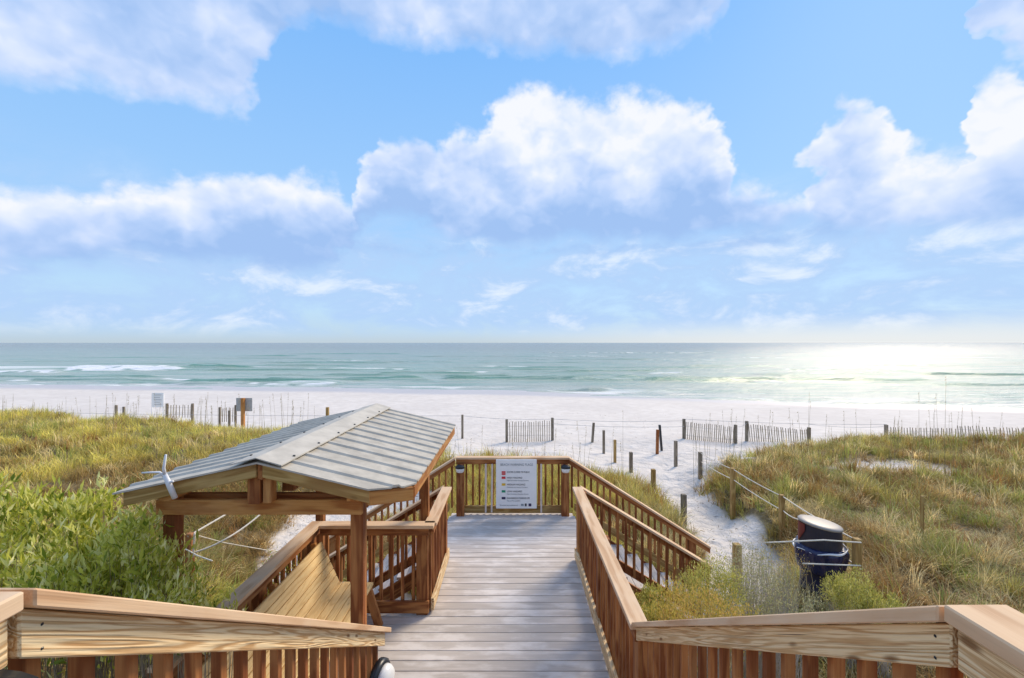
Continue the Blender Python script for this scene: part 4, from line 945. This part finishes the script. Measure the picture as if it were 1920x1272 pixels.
def shrub(label, crowns, n, L, W, mat, twig='bark', ns=24, group=None, up=.5, name='leafy_shrub', fine=False, twr=.0055):
    """crowns: (px, py, D, rx px, ry px)"""
    cs = [(P(px,py,D), rx*D/F, ry*D/F) for px,py,D,rx,ry in crowns]
    c0 = sum((c for c,_,_ in cs), Vector())/len(cs); base = Vector((c0.x, c0.y, g1(c0.x,c0.y)))
    t = thing(name, base, label, 'shrub', group)
    tot = sum(rx*rx*ry for _,rx,ry in cs); VS = []; FS = []; SH = []; off = 0; sv = []; sf = []
    for c, rx, ry in cs:
        k = int(n*rx*rx*ry/tot); ks = max(5, int(ns*rx*rx*ry/tot))
        gb = Vector((c.x, c.y, g1(c.x,c.y)-.05))
        # twigs: base -> somewhere in the crown, leaves gathered in sprays at their ends
        tips = []
        for i in range(ks):
            v = rng.normal(0,1,3); v /= np.linalg.norm(v); q = rng.uniform(.55,1.0); 
            q = q*rng.uniform(.75,1.22); tip = np.array(c)+v*np.array([rx,rx*.85,ry])*q
            if tip[2] < gb.z+.05: tip[2] = gb.z+.05+rng.uniform(0,.2)
            tips.append(tip); s0 = np.array(gb)+rng.normal(0,1,3)*np.array([rx,rx,0])*.25
            md = (s0+tip)/2+rng.normal(0,.08,3)*rx+np.array([0,0,.1*ry])
            a_, b_ = tube_geo([tuple(s0), tuple(md), tuple(tip)], [twr, twr*.7, twr*.3], 3, False); o_ = len(sv); sv += [tuple(x) for x in a_]; sf += [tuple(i_+o_ for i_ in f_) for f_ in b_]
        tips = np.array(tips); idx = rng.integers(0, ks, k); sp = .22*(rx+ry)/2*(.8 if fine else 1)+.03
        along = rng.uniform(0,1,k)**.6; tipc = rng.normal(0,.13,ks)
        dirt = tips[idx]-np.array(gb); dirt /= np.linalg.norm(dirt,axis=1)[:,None]
        pos = tips[idx]-dirt*((1-along)*sp*2.2)[:,None]+rng.normal(0,1,(k,3))*sp*.42
        pos[:,2] = np.maximum(pos[:,2], gb.z+.02)
        d = dirt*.6+rng.normal(0,.55,(k,3)); d[:,2] += up
        hh = (pos[:,2]-(c.z-ry))/(2*ry)
        sh = np.clip(rng.beta(2,2.2,k)+tipc[idx], 0, 1)
        v_, f_, s_ = leaf_cloud(pos, d, rng.uniform(.4,1.35,k)*L, rng.uniform(.6,1.3,k)*W, sh)
        VS.append(v_); FS.append(f_+off); SH.append(s_); off += len(v_)
    o = mesh_obj('foliage', np.concatenate(VS), np.concatenate(FS), mat, t, attrs={'shade': np.concatenate(SH)}); o['kind'] = 'stuff'
    b = mesh_obj('branches', sv, sf, twig, t, attrs={'shade': np.zeros(len(sv))}); b['kind'] = 'stuff'
    return t
shrub('broad-leaved bright green shrub at the left picture edge behind the foreground railing', [(30,1020,3.5,110,105),(75,945,3.8,40,62),(10,960,3.7,50,60),(90,1120,3.1,130,95)], 5200, .085, .022, 'shrub_leaf', ns=170)
shrub('broad-leaved shrub with whitish leaves reaching up beside the left shelter beam end', [(180,985,3.5,70,80),(190,930,3.6,28,42),(200,1080,3.1,130,95),(265,1010,3.0,60,52),(120,960,3.6,35,40)], 5000, .080, .021, 'shrub_leaf', ns=140)
shrub('low leafy shrub in front of the left shelter post', [(315,1115,2.9,70,66),(290,1055,2.95,45,42),(405,1160,3.1,58,34)], 2300, .065, .017, 'shrub_leaf', ns=80)
shrub('orange-tinged bushy shrub just behind the right foreground railing', [(1310,1140,4.4,90,42),(1260,1160,4.1,60,40),(1370,1165,4.2,55,35)], 10500, .034, .009, 'gold_leaf', 'grey_twig', ns=230, fine=True, twr=.003)
shrub('olive green bushy shrub at the lower end of the near stair handrail', [(1340,1090,5.0,55,45),(1300,1105,4.9,40,30)], 6500, .034, .009, 'lime_leaf', 'grey_twig', ns=150, fine=True, twr=.003)
shrub('green weedy clump beside the right walkway railing', [(1225,1130,4.6,30,32),(1215,1160,4.3,28,30)], 5000, .04, .009, 'lime_leaf', ns=90, fine=True, twr=.003)
shrub('wispy grey twiggy shrub between the mossy post and the litter bin', [(1430,1095,5.2,55,60),(1470,1130,5.0,70,40),(1390,1070,5.4,40,50)], 5200, .028, .008, 'wispy_leaf', 'grey_twig', ns=300, fine=True, twr=.003)
shrub('wispy dry shrub spreading over the sand path below the stair handrail end', [(1400,1045,6.4,42,42),(1450,1075,6.1,38,40)], 2400, .03, .007, 'wispy_leaf', 'grey_twig', ns=190, fine=True, twr=.003)
shrub('thin sparse shrub with reddish tips left of the litter bin', [(1465,1050,6.2,42,40)], 1500, .026, .006, 'gold_leaf', 'grey_twig', ns=110, fine=True, twr=.003)
shrub('rounded yellow-green shrub in front of the litter bin', [(1600,1110,5.6,52,38),(1655,1135,5.4,48,26),(1572,1090,5.8,22,22)], 9500, .036, .009, 'lime_leaf', 'grey_twig', ns=190, fine=True, twr=.003)
shrub('small shrub by the sand below the bench railing on the left', [(520,1075,4.6,35,45),(480,1115,4.2,40,30)], 1500, .035, .012, 'shrub_leaf', ns=60, twr=.004)
# bits of straw, twigs and seaweed lying on the sand
def debris():
    r = np.random.default_rng(77); n = 26000; X = r.uniform(-12, 16, n); Y = r.uniform(5, 40, n)
    v = veg(X, Y); vb = np.maximum.reduce([veg(X+a, Y+b) for a, b in ((.7,0),(-.7,0),(0,.8),(0,-.8))])
    k = (v < .15) & (r.uniform(0,1,n) < np.clip(vb*1.1+.05, 0, 1)) & ~((np.abs(X) < 1.2) & (Y < 8.4)) & ~((X < 0) & (X > -2.5) & (Y < 5.5)) & ~((np.abs(X) < 3.6) & (Y > 6.5) & (Y < 8.3))
    X, Y = X[k], Y[k]; Z = gz(X, Y)+.012; n = len(X); pos = np.stack([X,Y,Z],1); d = r.normal(0,1,(n,3)); d[:,2] *= .12
    v_, f_, s_ = leaf_cloud(pos, d, r.uniform(.05,.22,n), r.uniform(.006,.02,n), r.uniform(0,1,n))
    o = mesh_obj('beach_debris', v_, f_, 'debris', attrs={'shade': s_}); tag(o, 'bits of dry straw and seaweed scattered on the sand at the grass edges', kind='stuff')
leaf_mat('debris', (.05,.03,.015), (.20,.13,.06), (.42,.32,.18), .1)
debris()
# tall seed stalks that stand above the grass
def stalks(spots, lab):
    vs = []; fs = []; sh = []
    for (px, top, D, lean) in spots:
        x = (px-CX)*D/F; zt = H-(top-CY)*D/F; zb = g1(x,D)
        a_, b_ = tube_geo([(x,D,zb),(x+lean*.4,D,(zb+zt)/2),(x+lean,D,zt)], [.006,.005,.002], 3, False); o_ = len(vs); vs += [tuple(v) for v in a_]; fs += [tuple(i+o_ for i in f) for f in b_]; sh += [.3]*len(a_)
        for k in range(7):
            z = zt-k*.05; o_ = len(vs); vs += [(x+lean,D,z),(x+lean+random.uniform(-.05,.05),D+random.uniform(-.03,.03),z-.05),(x+lean+.012,D,z-.02)]; fs.append((o_,o_+1,o_+2)); sh += [.8]*3
    o = mesh_obj('sea_oat_stalks', vs, fs, 'oat_straw', attrs={'shade': sh}); tag(o, lab, kind='stuff')
sp = [(1771,706,15,.05),(1723,735,15,0),(1760,738,16,-.1),(1748,755,16,.1),(1800,760,17,.1),(1515,735,18,.05),(1515,752,18,.1),(1669,800,13,0),(1168,770,17,.0),(1090,790,16,-.15),(1094,800,16,.1),(1145,800,16,.1)]
for i in range(70): sp.append((random.uniform(1300,1900), random.uniform(765,815), random.uniform(14,20), random.uniform(-.2,.2)))
for i in range(90): sp.append((random.uniform(0,600), random.uniform(735,768), random.uniform(15,22), random.uniform(-.2,.2)))
for i in range(26): sp.append((random.uniform(640,1180), random.uniform(795,835), random.uniform(14,16.5), random.uniform(-.2,.2)))
stalks(sp, 'thin sea oat stalks rising above the dune grass')
